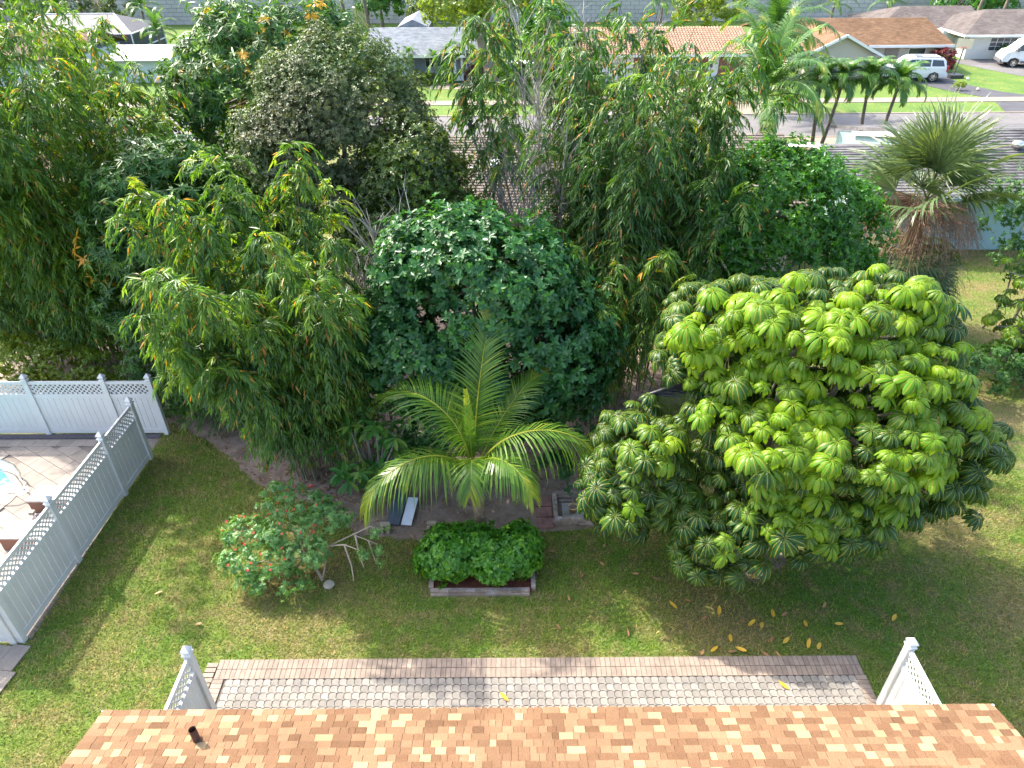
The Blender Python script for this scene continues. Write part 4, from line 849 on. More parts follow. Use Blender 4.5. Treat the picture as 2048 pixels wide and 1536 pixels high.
def umbrella_leaf(seed, nl, ll, bend, m):
    rs = np.random.RandomState(seed); V = []; F = []; tt = []; vv = []
    for j in range(nl):
        th = 2*math.pi*j/nl + rs.uniform(-.09, .09); l = ll*rs.uniform(.82, 1.1); d = np.array((math.cos(th), math.sin(th), 0)); sd = np.array((-math.sin(th), math.cos(th), 0)); e0 = R(rs.uniform(8, 24)); bd = R(bend*rs.uniform(.85, 1.2)); tv = rs.rand()
        q = d*0.015 + np.array((0, 0, .01)); ns = 6; W = [.05, .24, .66, .94, 1.0, .88, .25]; hw = l*.135*rs.uniform(.9, 1.12); b = len(V); tw = rs.normal(0, .15)
        for g in range(ns + 1):
            a_ = e0 - bd*(g/ns)**.75; dr = d*math.cos(a_) + np.array((0, 0, math.sin(a_))); nn = -d*math.sin(a_) + np.array((0, 0, math.cos(a_)))
            wv = hw*W[g]; wav = .10*hw*math.sin(g*2.4 + j); s2 = sd*math.cos(tw) + nn*math.sin(tw)
            V += [q - s2*wv - nn*(.45*wv - wav), q, q + s2*wv - nn*(.45*wv + wav)]; tt += [tv]*3; vv += [1, 0, 1]
            q = q + dr*l/ns
        for g in range(ns): F += [(b + 3*g, b + 3*g + 1, b + 3*g + 4, b + 3*g + 3), (b + 3*g + 1, b + 3*g + 2, b + 3*g + 5, b + 3*g + 4)]
    b = len(V); pv_, pf_ = tube_arrays([(0, 0, .012), (0, 0, -.2), (.03, .02, -.42)], [.011, .009, .010], 4, False); V += pv_; F += [tuple(i + b for i in f) for f in pf_]; tt += [.5]*len(pv_); vv += [0]*len(pv_)
    me = bpy.data.meshes.new('leaf'); me.from_pydata([tuple(map(float, v)) for v in V], [], F)
    for an, av in (('t', tt), ('v', vv)):
        at = me.attributes.new(an, 'FLOAT', 'POINT'); at.data.foreach_set('value', np.array(av, np.float32))
    me.materials.append(m); me.polygons.foreach_set('use_smooth', [True]*len(me.polygons)); me.update(); return me
UL = [umbrella_leaf(400 + i, 12 + i % 4, .40, (108, 120, 102, 126)[i % 4], UM) for i in range(7)]
ULY = [umbrella_leaf(420 + i, 13 + i % 4, .40, (112, 120, 100)[i % 3], UY) for i in range(5)]
def umbrella_tree(name, label, base, lobes, seed, n, dmin, limit, young, camdir, zy):
    rs = np.random.RandomState(seed); t = thing(name, label, 'tree', base, 'umbrella trees'); pts = []; ods = []
    vol = np.array([r[0]*r[1] + r[1]*r[2] + r[0]*r[2] for c, r in lobes]); vol /= vol.sum(); tries = 0
    while len(pts) < n and tries < 60000:
        tries += 1; i = rs.choice(len(lobes), p=vol); c, r = lobes[i]; d = rand_dirs(rs, 1)[0]
        if d[2] < -.75: continue
        p = np.array(c) + np.array(r)*d*(rs.uniform(.74, .98) + .13*math.sin(d[0]*7 + 1.7*i)*math.sin(d[1]*6 + i)*1.0 + .10*math.sin(d[2]*8 + 2*i))
        if p[2] < .55 or any(j != i and np.sum(((p - np.array(c2))/np.array(r2))**2) < .72 for j, (c2, r2) in enumerate(lobes)): continue
        if pts and np.min(np.sum((np.array(pts) - p)**2, 1)) < (dmin*rs.uniform(.7, 1.1))**2: continue
        pts.append(p); ods.append(unit(d/np.array(r)*.55 + np.array((0, 0, .75)) + rs.normal(0, .14, 3)))
    pts = np.array(pts); ods = np.array(ods); order = np.argsort(-(pts - pts.mean(0)) @ np.array(camdir)); yng_lit = rs.rand(len(pts)) < young*np.clip((pts[:, 2] - zy[0])/(zy[1] - zy[0]), .12, 1)  # young share grows with height, painting the sunlit top besides new growth
    restV = {0: [[], [], []], 1: [[], [], []]}
    rV = []; rF = []; rt = []; rvv = []; nb = 0
    for rank, i in enumerate(order):
        p = pts[i]; zax = Vector(ods[i]); qd = zax.to_track_quat('Z', 'Y') @ Euler((0, 0, rs.uniform(0, 6.28))).to_quaternion(); sc = rs.uniform(.6, 1.2)
        me = ULY[rs.randint(5)] if yng_lit[i] else UL[rs.randint(7)]
        if rank < limit:
            o = link_mesh('leaf', me, t, p); o.rotation_euler = qd.to_euler(); o.scale = (sc,)*3
        else:
            mw = np.array(qd.to_matrix()); co = np.array([v.co for v in me.vertices])*sc @ mw.T + p - wloc(t); rV.append(co)
            rF += [tuple(k_ + nb for k_ in f.vertices) for f in me.polygons]; nb += len(co)
            a1 = np.zeros(len(co), np.float32); me.attributes['t'].data.foreach_get('value', a1); a2 = a1.copy(); me.attributes['v'].data.foreach_get('value', a2); rt.append(a1*.5 + rs.rand()*.5); rvv.append(a2)
    if rF:
        me = bpy.data.meshes.new('leaves'); me.from_pydata(np.concatenate(rV).tolist(), [], rF)
        for an, av in (('t', rt), ('v', rvv)):
            at = me.attributes.new(an, 'FLOAT', 'POINT'); at.data.foreach_set('value', np.concatenate(av).astype(np.float32))
        me.materials.append(UM); me.polygons.foreach_set('use_smooth', [True]*len(me.polygons)); o = link_mesh('leaves', me, t); o['kind'] = 'stuff'
    b = np.array(base, float); lb = MB()
    for c, r in lobes:
        c = np.array(c); q = bez(b + rs.normal(0, .12, 3)*(1, 1, 0), c, rs.normal(0, .2, 3), 8); lb.tube(q, np.linspace(.12, .05, 8), 7)
        for i in rs.choice(len(pts), 26):
            if np.sum(((pts[i] - c)/np.array(r))**2) < 1.3: q = bez(c, pts[i] - ods[i]*.4, (0, 0, -.2), 5); lb.tube(q, np.linspace(.04, .014, 5), 5)
    lb.build('branches', M['bark_grey'], t, smooth=True)
    MB().tube(bez(b - (0, 0, .1), b + (.1, 0, 1.3), (0.05, 0, 0)), np.linspace(.2, .13, 7), 10).build('trunk', M['bark_grey'], t, smooth=True)
    return t
ut = umbrella_tree('umbrella_tree', 'big umbrella tree with drooping parasol leaves over the right of the lawn', (5.2, 11.5, 0),
    [((6.4, 11.4, 4.1), (2.75, 2.1, 2.2)), ((5.5, 12.0, 5.2), (2.2, 1.6, 1.65)), ((4.2, 12.3, 5.4), (1.2, 1.2, 1.3)), ((7.1, 12.0, 5.6), (1.65, 1.3, 1.3)), ((2.65, 11.3, 2.8), (1.2, 1.2, 1.45)), ((4.1, 10.2, 2.0), (1.0, .9, 1.0)), ((8.4, 11.5, 3.3), (1.55, 1.5, 1.5)), ((5.9, 10.4, 2.8), (1.5, 1.1, 1.2))], 71, 1050, .335, 298, .8, (-.1, -.8, .55), (3.2, 6.0))
for i in range(6):
    q = np.array((2.75 + i*.05, 12.3 - i*.05, 4.0 + .06*i)); tp = q + np.array((.75 + .1*i, .1*(i - 2), .12)); MB().tube(bez(q, tp, (0, 0, .1), 12), [.026 + .010*(k_ % 2) for k_ in range(12)], 7).build('fruit_spike', M['black'], ut)
umbrella_tree('umbrella_tree', 'dark umbrella tree cut by the right edge behind the clipped hedge', (16.3, 19.2, 0), [((16.3, 19.0, 3.4), (1.5, 1.3, 1.5)), ((16.0, 18.9, 2.0), (1.4, 1.2, 1.2))], 72, 90, .42, 90, .05, (-.4, -.8, .4), (3, 6))

# ------------------------------------------------------------------ plumeria with big leaves
plu = thing('plumeria', 'low plumeria with large paddle leaves beside the dark slate slab', 'plant', (-3.6, 14.0, 0)); rs = np.random.RandomState(91); st = MB(); lp = 0
big = [leaf_mesh('leaf', np.zeros((1, 3)), np.array([[1.0, 0, 0]]), np.array([[0, 0, 1.0]]), .38, .125, np.array([tv]), (np.array([(0,.03,0),(.25,.36,.03),(.6,.5,.04),(.86,.3,-.02),(1,0,-.09),(.86,-.3,-.02),(.6,-.5,.04),(.25,-.36,.03),(0,-.03,0),(.5,0,-.015)]), np.array([(9,0,1),(9,1,2),(9,2,3),(9,3,4),(9,4,5),(9,5,6),(9,6,7),(9,7,8),(9,8,0)])), M['plumeria']) for tv in (.1, .35, .6, .8, .97)]
for i in range(36):
    az = rs.uniform(0, 6.28); rr = rs.uniform(.1, 1.1); tip = np.array((-3.45 + math.cos(az)*rr*.9, 13.55 + math.sin(az)*rr*.75, rs.uniform(.35, 2.3)))
    if tip[2] > 1.3: tip[1] += .4
    st.tube(bez((-3.6 + rs.normal(0, .08), 14.0 + rs.normal(0, .08), 0), tip, (0, 0, -.25), 6), np.linspace(.035, .02, 6), 6)
    for j in range(9):
        a2 = j*2.4 + az; el = rs.uniform(-.5, .75); o = link_mesh('leaf', big[rs.randint(5)], plu, tip + (0, 0, .01*j)); s_ = rs.uniform(.7, 1.15); o.scale = (s_,)*3; o.rotation_euler = Euler((rs.uniform(-.3, .3), -el + .35, a2), 'XYZ')
st.build('stem', M['bark_grey'], plu, smooth=True)

# ------------------------------------------------------------------ brick-edged bed, brick planter with pot, slabs and blocks
rs = random.Random(4)
M['brick'] = solid('grey_tan_brick', (0.34, 0.28, 0.23), (0.24, 0.19, 0.16), 9, 0.9, 0.6, 60, rnd=0.28, stain=((0.46, 0.44, 0.42), 5))
M['redslab'] = solid('red_slab', (0.26, 0.14, 0.12), (0.17, 0.09, 0.08), 6, 0.9, 0.5, 40, stain=((0.08, 0.05, 0.045), 3))
bed = thing('brick_bed_border', 'low border of grey-tan bricks round the mulch bed', 'border', (-0.7, 11.0, 0))
br = MB().box(-0.098, 0.098, -0.05, 0.05, 0, 0.07).mesh('brick', M['brick'])
for r_, z in enumerate((0.0, 0.071)):
    for i in range(11): link_mesh('brick', br, bed, (-1.74 + i*0.2 + 0.1*(r_ % 2)*0, 10.37 + rs.uniform(-.006, .006) + .02*r_, z), (0, 0, rs.uniform(-.03, .03)))
    for i in range(8): link_mesh('brick', br, bed, (0.44 + rs.uniform(-.006, .006), 10.55 + i*0.2, z), (0, 0, math.pi/2 + rs.uniform(-.03, .03)))
    for i in range(8): link_mesh('brick', br, bed, (-1.83 + rs.uniform(-.006, .006), 10.55 + i*0.2, z), (0, 0, math.pi/2))
    for i in range(11): link_mesh('brick', br, bed, (-1.74 + i*0.2, 12.12, z), (0, 0, rs.uniform(-.03, .03)))
MB().prism([(-1.79, 10.42), (0.40, 10.42), (0.40, 12.08), (-1.79, 12.08)], 0.0, 0.085).build('mulch', M['mulch'])['kind'] = 'structure'
rgm = np.random.RandomState(12); k = 1500; P = np.stack([rgm.uniform(-1.77, .38, k), rgm.uniform(10.44, 12.06, k), rgm.uniform(.085, .10, k)], 1); th = rgm.uniform(0, 6.28, k)
tag(link_mesh('mulch_chips', leaf_mesh('mulch_chips', P, np.stack([np.cos(th), np.sin(th), rgm.uniform(-.1, .3, k)], 1), np.tile([0, 0, 1.], (k, 1)), rgm.uniform(.03, .09, k), rgm.uniform(.008, .02, k), rgm.rand(k), LANCE,
    leaf_mat('mulch_chip', [(0, (0.12, 0.03, 0.015)), (1, (0.28, 0.09, 0.04))], .9, .05, (1, 1, 1)))), 'red-brown mulch chips in the brick-edged bed', 'mulch', kind='stuff')
bx = thing('brick_planter', 'square box of stacked bricks around a gravel slab and a pot', 'planter', (1.53, 12.95, 0))
for r_ in range(3):
    z = r_*0.071
    for i in range(5):
        link_mesh('brick', br, bx, (1.13 + i*0.2 - (.05 if r_ % 2 else 0), 12.50, z), (0, 0, rs.uniform(-.03, .03)))
        link_mesh('brick', br, bx, (1.18 + i*0.2, 13.42, z), (0, 0, rs.uniform(-.03, .03)))
    for i in range(4):
        link_mesh('brick', br, bx, (1.06, 12.66 + i*0.205, z), (0, 0, math.pi/2 + rs.uniform(-.03, .03)))
        link_mesh('brick', br, bx, (2.06, 12.66 + i*0.205, z), (0, 0, math.pi/2 + rs.uniform(-.03, .03)))
MB().box(1.24, 1.82, 12.62, 13.18, 0.0, 0.06).build('gravel_slab', solid('pebble_slab', (0.52, 0.50, 0.46), (0.16, 0.15, 0.14), 55, 0.9, 0.6, 70), bx)
for i in range(3): link_mesh('brick', br, bx, (1.28 + i*0.21, 13.27, 0.0), (0, 0, rs.uniform(-.04, .04)))
for i in range(3): link_mesh('brick', br, bx, (1.91, 12.70 + i*0.21, 0.0), (0, 0, math.pi/2))
pot = thing('potted_plant', 'small tan flower pot with a thin leafy stem inside the brick box', 'pot plant', (1.50, 12.86, 0.06))
pm_ = MB().lathe([(0.075, 0), (0.11, 0.16), (0.115, 0.16), (0.125, 0.20), (0.11, 0.20), (0.10, 0.15)], (1.50, 12.86, 0.062), 18); pm_.build('pot', solid('tan_pot', (0.58, 0.40, 0.19), (0.48, 0.32, 0.15), 6, 0.7), pot, smooth=True)
MB().lathe([(0.098, 0.15), (0.097, 0.165)], (1.50, 12.86, 0.062), 14).build('potting_soil', M['soil'], pot)
MB().tube([(1.50, 12.86, .22), (1.49, 12.88, .5), (1.44, 12.95, .8)], [.012, .010, .008], 6).build('stem', M['bark_grey'], pot)
rp_ = np.random.RandomState(2); P = np.tile([1.40, 12.98, .8], (16, 1)) + rp_.normal(0, .07, (16, 3)); D = unit(rp_.normal(0, 1, (16, 3)) - np.array([.3, 0, .3]))
for i in range(16):
    link_mesh('leaf', leaf_mesh('leaf', P[i:i+1], D[i:i+1], np.array([[0, 0, 1.]]), .17, .06, np.array([.3]), HEX, M['ficus'], wloc(pot)), pot)
sl = MB().prism([(-0.20, -0.17), (0.2, -0.165), (0.195, 0.17), (-0.195, 0.165)], 0, 0.05).mesh('stepping_stone', M['redslab'])
for i, (y, lab) in enumerate(((13.25, 'reddish square stepping stone beside the brick box, farthest from the patio'), (12.88, 'reddish square stepping stone beside the brick box, middle of three'), (12.51, 'reddish square stepping stone beside the brick box, closest to the patio'))):
    tag(link_mesh('stepping_stone', sl, None, (0.79, y, 0.004), (0, 0, rs.uniform(-.04, .04))), lab, 'paving slab', 'stepping stones')
tag(MB().prism([(2.17, 12.52), (2.50, 12.54), (2.49, 12.80), (2.16, 12.78)], 0.0, 0.08).build('paving_block', solid('white_block', (0.55, 0.54, 0.53), (0.45, 0.44, 0.43), 6, 0.9)), 'pale grey block under the edge of the umbrella tree beside the brick box', 'paving slab')
ss = thing('slate_slab', 'dark blue-grey slate slab lying beside the plumeria', 'slab', (-2.85, 13.0, 0))
ax_ = unit(np.array((0.12, 1.0, 0.16))); MB().obox((-2.90, 12.95, 0.16), np.cross(ax_, (0, 0, 1)), ax_, np.cross(np.cross(ax_, (0, 0, 1)), ax_), .17, .52, .02).build('panel', solid('slate', (0.075, 0.10, 0.125), (0.05, 0.07, 0.09), 5, 0.45), ss)
ws = tag(MB().obox((-2.58, 12.85, 0.13), np.cross(ax_, (0, 0, 1)), ax_, np.cross(np.cross(ax_, (0, 0, 1)), ax_), .13, .42, .015).build('pale_board', solid('pale_board', (0.62, 0.68, 0.74), (0.55, 0.6, 0.66), 4, 0.6)), 'pale bluish board leaning next to the dark slate slab', 'board')
for x, y, lab in ((-3.12, 12.28, 'small notched concrete block at the foot of the slate slab'), (-1.98, 12.30, 'small notched concrete block under the low left palm frond')):
    b_ = thing('concrete_block', lab, 'block', (x, y, 0), 'concrete blocks')
    cm = solid('concrete_block', (0.36, 0.32, 0.24), (0.28, 0.24, 0.18), 9, 0.95, .6, 50)
    for dx in (-.075, .075): MB().box(x + dx - .04, x + dx + .04, y - .09, y + .09, 0, .19).build('leg', cm, b_)
    MB().box(x - .113, x + .113, y - .02, y + .093, .191, .25).build('top', cm, b_)
# rock piece at the shrub's foot
tag(MB().lathe([(0.05, 0), (0.12, .03), (0.13, .08), (0.07, .14), (0.01, .15)], (-4.15, 10.62, 0), 9).build('rock', solid('pale_rock', (0.42, 0.38, 0.30), (0.3, 0.27, 0.2), 8, .9)), 'pale rock at the foot of the red-flowered shrub', 'rock')
dsh = thing('dish_lamp', 'white dish-like lamp head at the right edge beside the shingled roof', 'lamp', (9.2, 6.9, 0))
MB().tube([(9.25, 6.9, 0), (9.25, 6.9, .9)], [.02, .02], 8).build('post', M['vinyl'], dsh)
MB().lathe([(0.02, 0), (0.15, .05), (0.17, .12), (0.09, .17), (0.01, .19)], (9.25, 6.9, .85), 14).build('head', M['vinyl'], dsh, smooth=True)

# ------------------------------------------------------------------ fallen leaves, one by one
rf = np.random.RandomState(19)
FT = (np.array([(0,.04,0),(.3,.42,.02),(.7,.45,.05),(1,0,.10),(.7,-.45,.05),(.3,-.42,.02),(0,-.04,0),(.5,0,-.03)]), np.array([(7,0,1),(7,1,2),(7,2,3),(7,3,4),(7,4,5),(7,5,6)]))
FLM = [leaf_mesh('fallen_leaf', np.zeros((1, 3)), np.array([[1.0, 0, 0]]), np.array([[0, 0, 1.0]]), .25, .085, np.array([tv]), FT, M['dead_leaf']) for tv in (.05, .3, .55, .8, .97)]
YEL = [(4.53, 9.27), (5.30, 9.56), (5.75, 9.18), (6.20, 9.60), (7.00, 9.50), (6.35, 9.05), (4.20, 8.98), (4.55, 8.95), (5.6, 9.9), (6.02, 8.90), (4.4, 9.72), (4.95, 9.45), (3.55, 9.9), (8.05, 9.55)]
BRN = [(3.9, 8.90), (4.55, 8.86), (5.35, 8.86), (5.05, 8.84), (4.0, 9.6), (3.9, 10.1), (5.9, 9.8), (2.7, 10.9), (1.6, 10.9), (1.0, 11.55), (2.2, 11.8), (3.3, 10.7), (1.2, 10.3), (-8.0, 10.4), (-6.8, 9.6), (5.4, 9.2), (6.7, 9.9), (2.4, 9.4), (-7.5, 7.2), (2.0, 11.25), (0.9, 9.55)]
for q in YEL:
    o = tag(link_mesh('fallen_leaf', FLM[rf.randint(3)], None, (q[0], q[1], .055), (rf.uniform(-.25, .25), rf.uniform(-.2, .1), rf.uniform(0, 6.28))), 'bright yellow fallen leaf on the lawn by the umbrella tree', 'leaf', 'yellow fallen leaves')
for q in BRN:
    o = tag(link_mesh('fallen_leaf', FLM[3 + rf.randint(2)], None, (q[0], q[1], .05), (rf.uniform(-.3, .3), rf.uniform(-.2, .1), rf.uniform(0, 6.28))), 'curled brown fallen leaf on the grass', 'leaf', 'brown fallen leaves'); o.scale = (.72, .72, .72)
for q in ((5.35, 7.98), (-.1, 7.78)):
    o = tag(link_mesh('fallen_leaf', FLM[0], None, (q[0], q[1], .07), (0, -.1, 2.4)), 'yellow fallen leaf lying on the patio pavers', 'leaf', 'yellow leaves on the patio')

# ------------------------------------------------------------------ houses across the street and behind the trees
def courses(x0, x1, ye, ze, yr, zr, step, m, name, parent, taper=0.0, th=0.02):
    """one roof plane of lapped shingle courses; taper narrows it towards the ridge (hip)"""
    mb = MB(); L = math.hypot(yr - ye, zr - ze); n = max(2, int(L/step)); d = np.array((0, (yr - ye)/L, (zr - ze)/L)); nn = np.array((0, -d[2], d[1])); nn = nn if nn[2] > 0 else -nn
    for i in range(n):
        a0, a1 = L*i/n, L*(i + 1)/n; t0, t1 = taper*a0/L, taper*a1/L; b0 = np.array((0, ye, ze)) + d*a0; b1 = np.array((0, ye, ze)) + d*a1
        V = [b0 + (x0 + t0, 0, 0), b0 + (x1 - t0, 0, 0), b0 + nn*th + (x1 - t0, 0, 0), b0 + nn*th + (x0 + t0, 0, 0), b1 + nn*.002 + (x1 - t1, 0, 0), b1 + nn*.002 + (x0 + t1, 0, 0)]
        mb.add(V, [(0, 1, 2, 3), (3, 2, 4, 5)])
    return mb.build(name, m, parent)

def roof_mat(name, c, c2, streak, sc=(7, 22)):
    m, N, Lk, b = nmat(name); b.inputs['Roughness'].default_value = .95; b.inputs['Specular IOR Level'].default_value = .2
    pos = N.new('ShaderNodeNewGeometry').outputs['Position']; mp = N.new('ShaderNodeMapping'); mp.inputs['Scale'].default_value = (3.0, 6.5, 6.5); Lk.new(pos, mp.inputs[0])
    vo = N.new('ShaderNodeTexVoronoi'); vo.inputs['Scale'].default_value = 1.0; Lk.new(mp.outputs[0], vo.inputs['Vector'])
    sp = N.new('ShaderNodeSeparateColor'); Lk.new(vo.outputs['Color'], sp.inputs[0])
    rp = ramp(N, [(0.1, c), (0.9, c2)]); Lk.new(sp.outputs[0], rp.inputs[0])
    r2 = ramp(N, [(0.42, (1, 1, 1)), (0.62, streak)]); Lk.new(noise(N, Lk, pos, .8, 5, .65), r2.inputs[0])
    Lk.new(mixrgb(N, Lk, 1.0, rp.outputs[0], r2.outputs[0], 'MULTIPLY'), b.inputs['Base Color']); return m

def window(t, x0, x1, y, z0, z1, cols=1, rows=1, mf=None, face=-1):
    """a window in a wall facing -Y: frame proud of the wall, panes set back"""
    w = MB(); f = .05; yf = y + face*.03
    for a in ((x0 - f, x1 + f, z0 - f, z0), (x0 - f, x1 + f, z1, z1 + f)): w.box(a[0], a[1], min(y, yf), max(y, yf), a[2], a[3])
    for a in ((x0 - f, x0, z0, z1), (x1, x1 + f, z0, z1)): w.box(a[0], a[1], min(y, yf), max(y, yf), a[2], a[3])
    for i in range(1, cols): xx = x0 + (x1 - x0)*i/cols; w.box(xx - .02, xx + .02, min(y, y + face*.022), max(y, y + face*.022), z0, z1)
    for i in range(1, rows): zz = z0 + (z1 - z0)*i/rows; w.box(x0, x1, min(y, y + face*.018), max(y, y + face*.018), zz - .02, zz + .02)
    o = w.build('window', mf or M['white'], t)
    for i in range(cols):
        for j in range(rows):
            xa = x0 + (x1 - x0)*i/cols; xb = x0 + (x1 - x0)*(i + 1)/cols; za = z0 + (z1 - z0)*j/rows; zb = z0 + (z1 - z0)*(j + 1)/rows
            MB().box(xa + .004, xb - .004, min(y + face*.008, y - face*.01), max(y + face*.008, y - face*.01), za + .004, zb - .004).build('pane', M['glass'], o)
    return o
def gable_body(mb, x0, x1, ye, ze, yr, zr, yb, th=.15):
    mb.ext([(ye, ze), (yr, zr), (yb, ze), (yb, ze - th), (yr, zr - th), (ye, ze - th)], x0, x1, 'x')

M['rf_blue'] = roof_mat('blue_grey_shingle', (0.15, 0.172, 0.195), (0.22, 0.243, 0.265), (0.8, 0.8, 0.82))
M['rf_brown'] = roof_mat('brown_shingle', (0.125, 0.074, 0.041), (0.195, 0.118, 0.068), (0.8, 0.78, 0.75))
M['rf_grey'] = roof_mat('grey_shingle', (0.090, 0.076, 0.068), (0.13, 0.112, 0.102), (0.75, 0.75, 0.76))
M['rf_slate'] = roof_mat('slate_grey_shingle', (0.095, 0.092, 0.094), (0.155, 0.152, 0.154), (0.62, 0.62, 0.64))
M['rf_tan'] = roof_mat('tan_grey_shingle', (0.145, 0.123, 0.102), (0.20, 0.17, 0.143), (0.72, 0.71, 0.7))
M['rf_left'] = roof_mat('brown_mauve_shingle', (0.14, 0.092, 0.07), (0.19, 0.128, 0.10), (0.8, 0.78, 0.77))
M['stucco'] = solid('beige_stucco', (0.52, 0.47, 0.40), (0.46, 0.41, 0.35), .5, .9, .3, 20)
M['stucco_w'] = solid('white_stucco', (0.62, 0.62, 0.58), (0.55, 0.55, 0.52), .5, .9, .3, 20)
M['stucco_b'] = solid('pale_blue_stucco', (0.50, 0.56, 0.58), (0.44, 0.50, 0.52), .5, .9, .3, 20)
M['teal'] = solid('teal_stucco', (0.25, 0.37, 0.37), (0.21, 0.32, 0.33), .6, .9, .3, 20)
M['tile'] = solid('barrel_tile', (0.27, 0.165, 0.10), (0.18, 0.098, 0.062), 2.5, .8, .3, 10, stain=((0.35, 0.26, 0.17), 3.5))
bkm, N, Lk, b = nmat('red_brick_wall'); bt = N.new('ShaderNodeTexBrick'); bt.inputs['Color1'].default_value = (.26, .085, .06, 1); bt.inputs['Color2'].default_value = (.19, .06, .045, 1); bt.inputs['Mortar'].default_value = (.32, .27, .24, 1); bt.inputs['Scale'].default_value = 4.0
tc = N.new('ShaderNodeNewGeometry'); mp = N.new('ShaderNodeMapping'); mp.inputs['Rotation'].default_value = (R(90), 0, 0); Lk.new(tc.outputs['Position'], mp.inputs[0]); Lk.new(mp.outputs[0], bt.inputs['Vector']); Lk.new(bt.outputs[0], b.inputs['Base Color']); b.inputs['Roughness'].default_value = .9
M['brickwall'] = bkm

# blue-roofed house with a screened porch
hb = thing('blue_roof_house', 'house with a pale blue-grey shingled roof and screened porch', 'house', (-6.5, 66, 0))
wb = MB(); wb.box(-11.6, -8.35, 63.5, 72.5, 0, 2.06).box(-3.55, -2.2, 64.0, 72.5, 0, 2.06).box(-8.35, -3.55, 65.8, 72.5, 0, 2.06); wb.build('wall', M['stucco_b'], hb)
rfo = MB(); gable_body(rfo, -12.0, -2.3, 62.9, 2.16, 68.0, 3.50, 73.1); ro = rfo.build('roof', M['rf_blue'], hb)
courses(-12.0, -2.3, 62.9, 2.165, 68.0, 3.505, .16, M['rf_blue'], 'shingle_courses', ro)
MB().box(-12.02, -2.28, 62.86, 62.898, 1.95, 2.17).build('fascia', M['white'], hb)
window(hb, -7.2, -4.9, 65.8, .75, 1.75, 2, 2); 
sc = MB()
for x in (-8.30, -6.6, -4.62, -3.90, -3.58): sc.box(x - .03, x + .03, 63.6, 63.66, 0, 2.0)
sc.box(-8.3, -4.62, 63.605, 63.655, .70, .76).box(-8.3, -3.58, 63.605, 63.655, 1.93, 2.0); sc.build('porch_frame', M['white'], hb)
dr = MB().box(-4.58, -3.94, 63.58, 63.62, .05, .45).box(-4.58, -4.46, 63.58, 63.62, .45, 1.8).box(-4.06, -3.94, 63.58, 63.62, .45, 1.8).box(-4.58, -3.94, 63.58, 63.62, 1.8, 1.9).build('screen_door', M['white'], hb)
MB().box(-8.34, -3.56, 63.7, 65.8, -.02, .03).build('porch_floor', M['concrete'], hb)
ga = MB(); ga.ext([(-10.0, 3.25), (-8.6, 3.85), (-7.2, 3.25)], 70, 76, 'y'); ga.build('rear_gable', M['rf_blue'], hb)
# brick house with barrel tiles
ht = thing('brick_house', 'red brick house with a tan barrel-tiled roof behind the tall bamboo', 'house', (11, 66, 0))
wt = MB(); wt.box(5.6, 19.5, 63.3, 72, 0, 2.06); wt.build('wall', M['brickwall'], ht)
rt_ = MB(); gable_body(rt_, 5.0, 20.0, 62.5, 2.12, 67.6, 3.42, 72.8); rto = rt_.build('roof', M['tile'], ht)
tl = MB(); L = math.hypot(5.1, 1.3); dv = np.array((0, 5.1, 1.3))/L; nn = np.array((0, -dv[2], dv[1]))
for i in range(60):
    for j in range(13):
        p = np.array((5.12 + i*.25, 62.5, 2.13)) + dv*j*(L/13); V = []
        for e, (h0, w_) in enumerate(((.10, .105), (.06, .085))):
            q = p + dv*e*(L/13 + .03)
            V += [q + (-w_, 0, 0), q + nn*h0*.8 + (-w_*.6, 0, 0), q + nn*h0 + (0, 0, 0), q + nn*h0*.8 + (w_*.6, 0, 0), q + (w_, 0, 0)]
        tl.add(V, [(k_, k_ + 1, k_ + 6, k_ + 5) for k_ in range(4)] + [(0, 4, 3, 2, 1)])
tl.build('roof_tiles', M['tile'], rto, kind='stuff')
MB().box(4.98, 20.02, 62.45, 62.498, 1.95, 2.14).build('fascia', M['white'], ht)
gd = MB()
for i in range(4): gd.box(7.2, 10.2, 63.22, 63.298, .04 + i*.46, .04 + i*.46 + .445)
gd.build('garage_door', M['white'], ht)
MB().box(6.2, 6.35, 62.52, 62.62, 0, 2.0).build('downpipe', M['white'], ht)
do = MB().box(16.35, 17.25, 63.22, 63.298, .03, 1.95).build('door', M['white'], ht); MB().lathe([(.03, 0), (.03, .06)], (17.12, 63.2, .95), 8).build('handle', M['steel'], do)
MB().lathe([(.09, 0), (.09, .02), (.01, .03)], (16.8, 63.2, 1.65), 10).build('door_light', M['glass'], do)
MB().box(16.3, 17.3, 62.3, 62.9, .03, .05).build('door_mat', M['black'], ht)
window(ht, 11.6, 13.4, 63.3, .8, 1.75, 2, 2); window(ht, 14.3, 15.6, 63.3, .8, 1.75, 2, 2)
MB().box(15.8, 19.8, 60.4, 62.4, -.02, .04).build('entry_pavers', M['drive_paver'], ht)
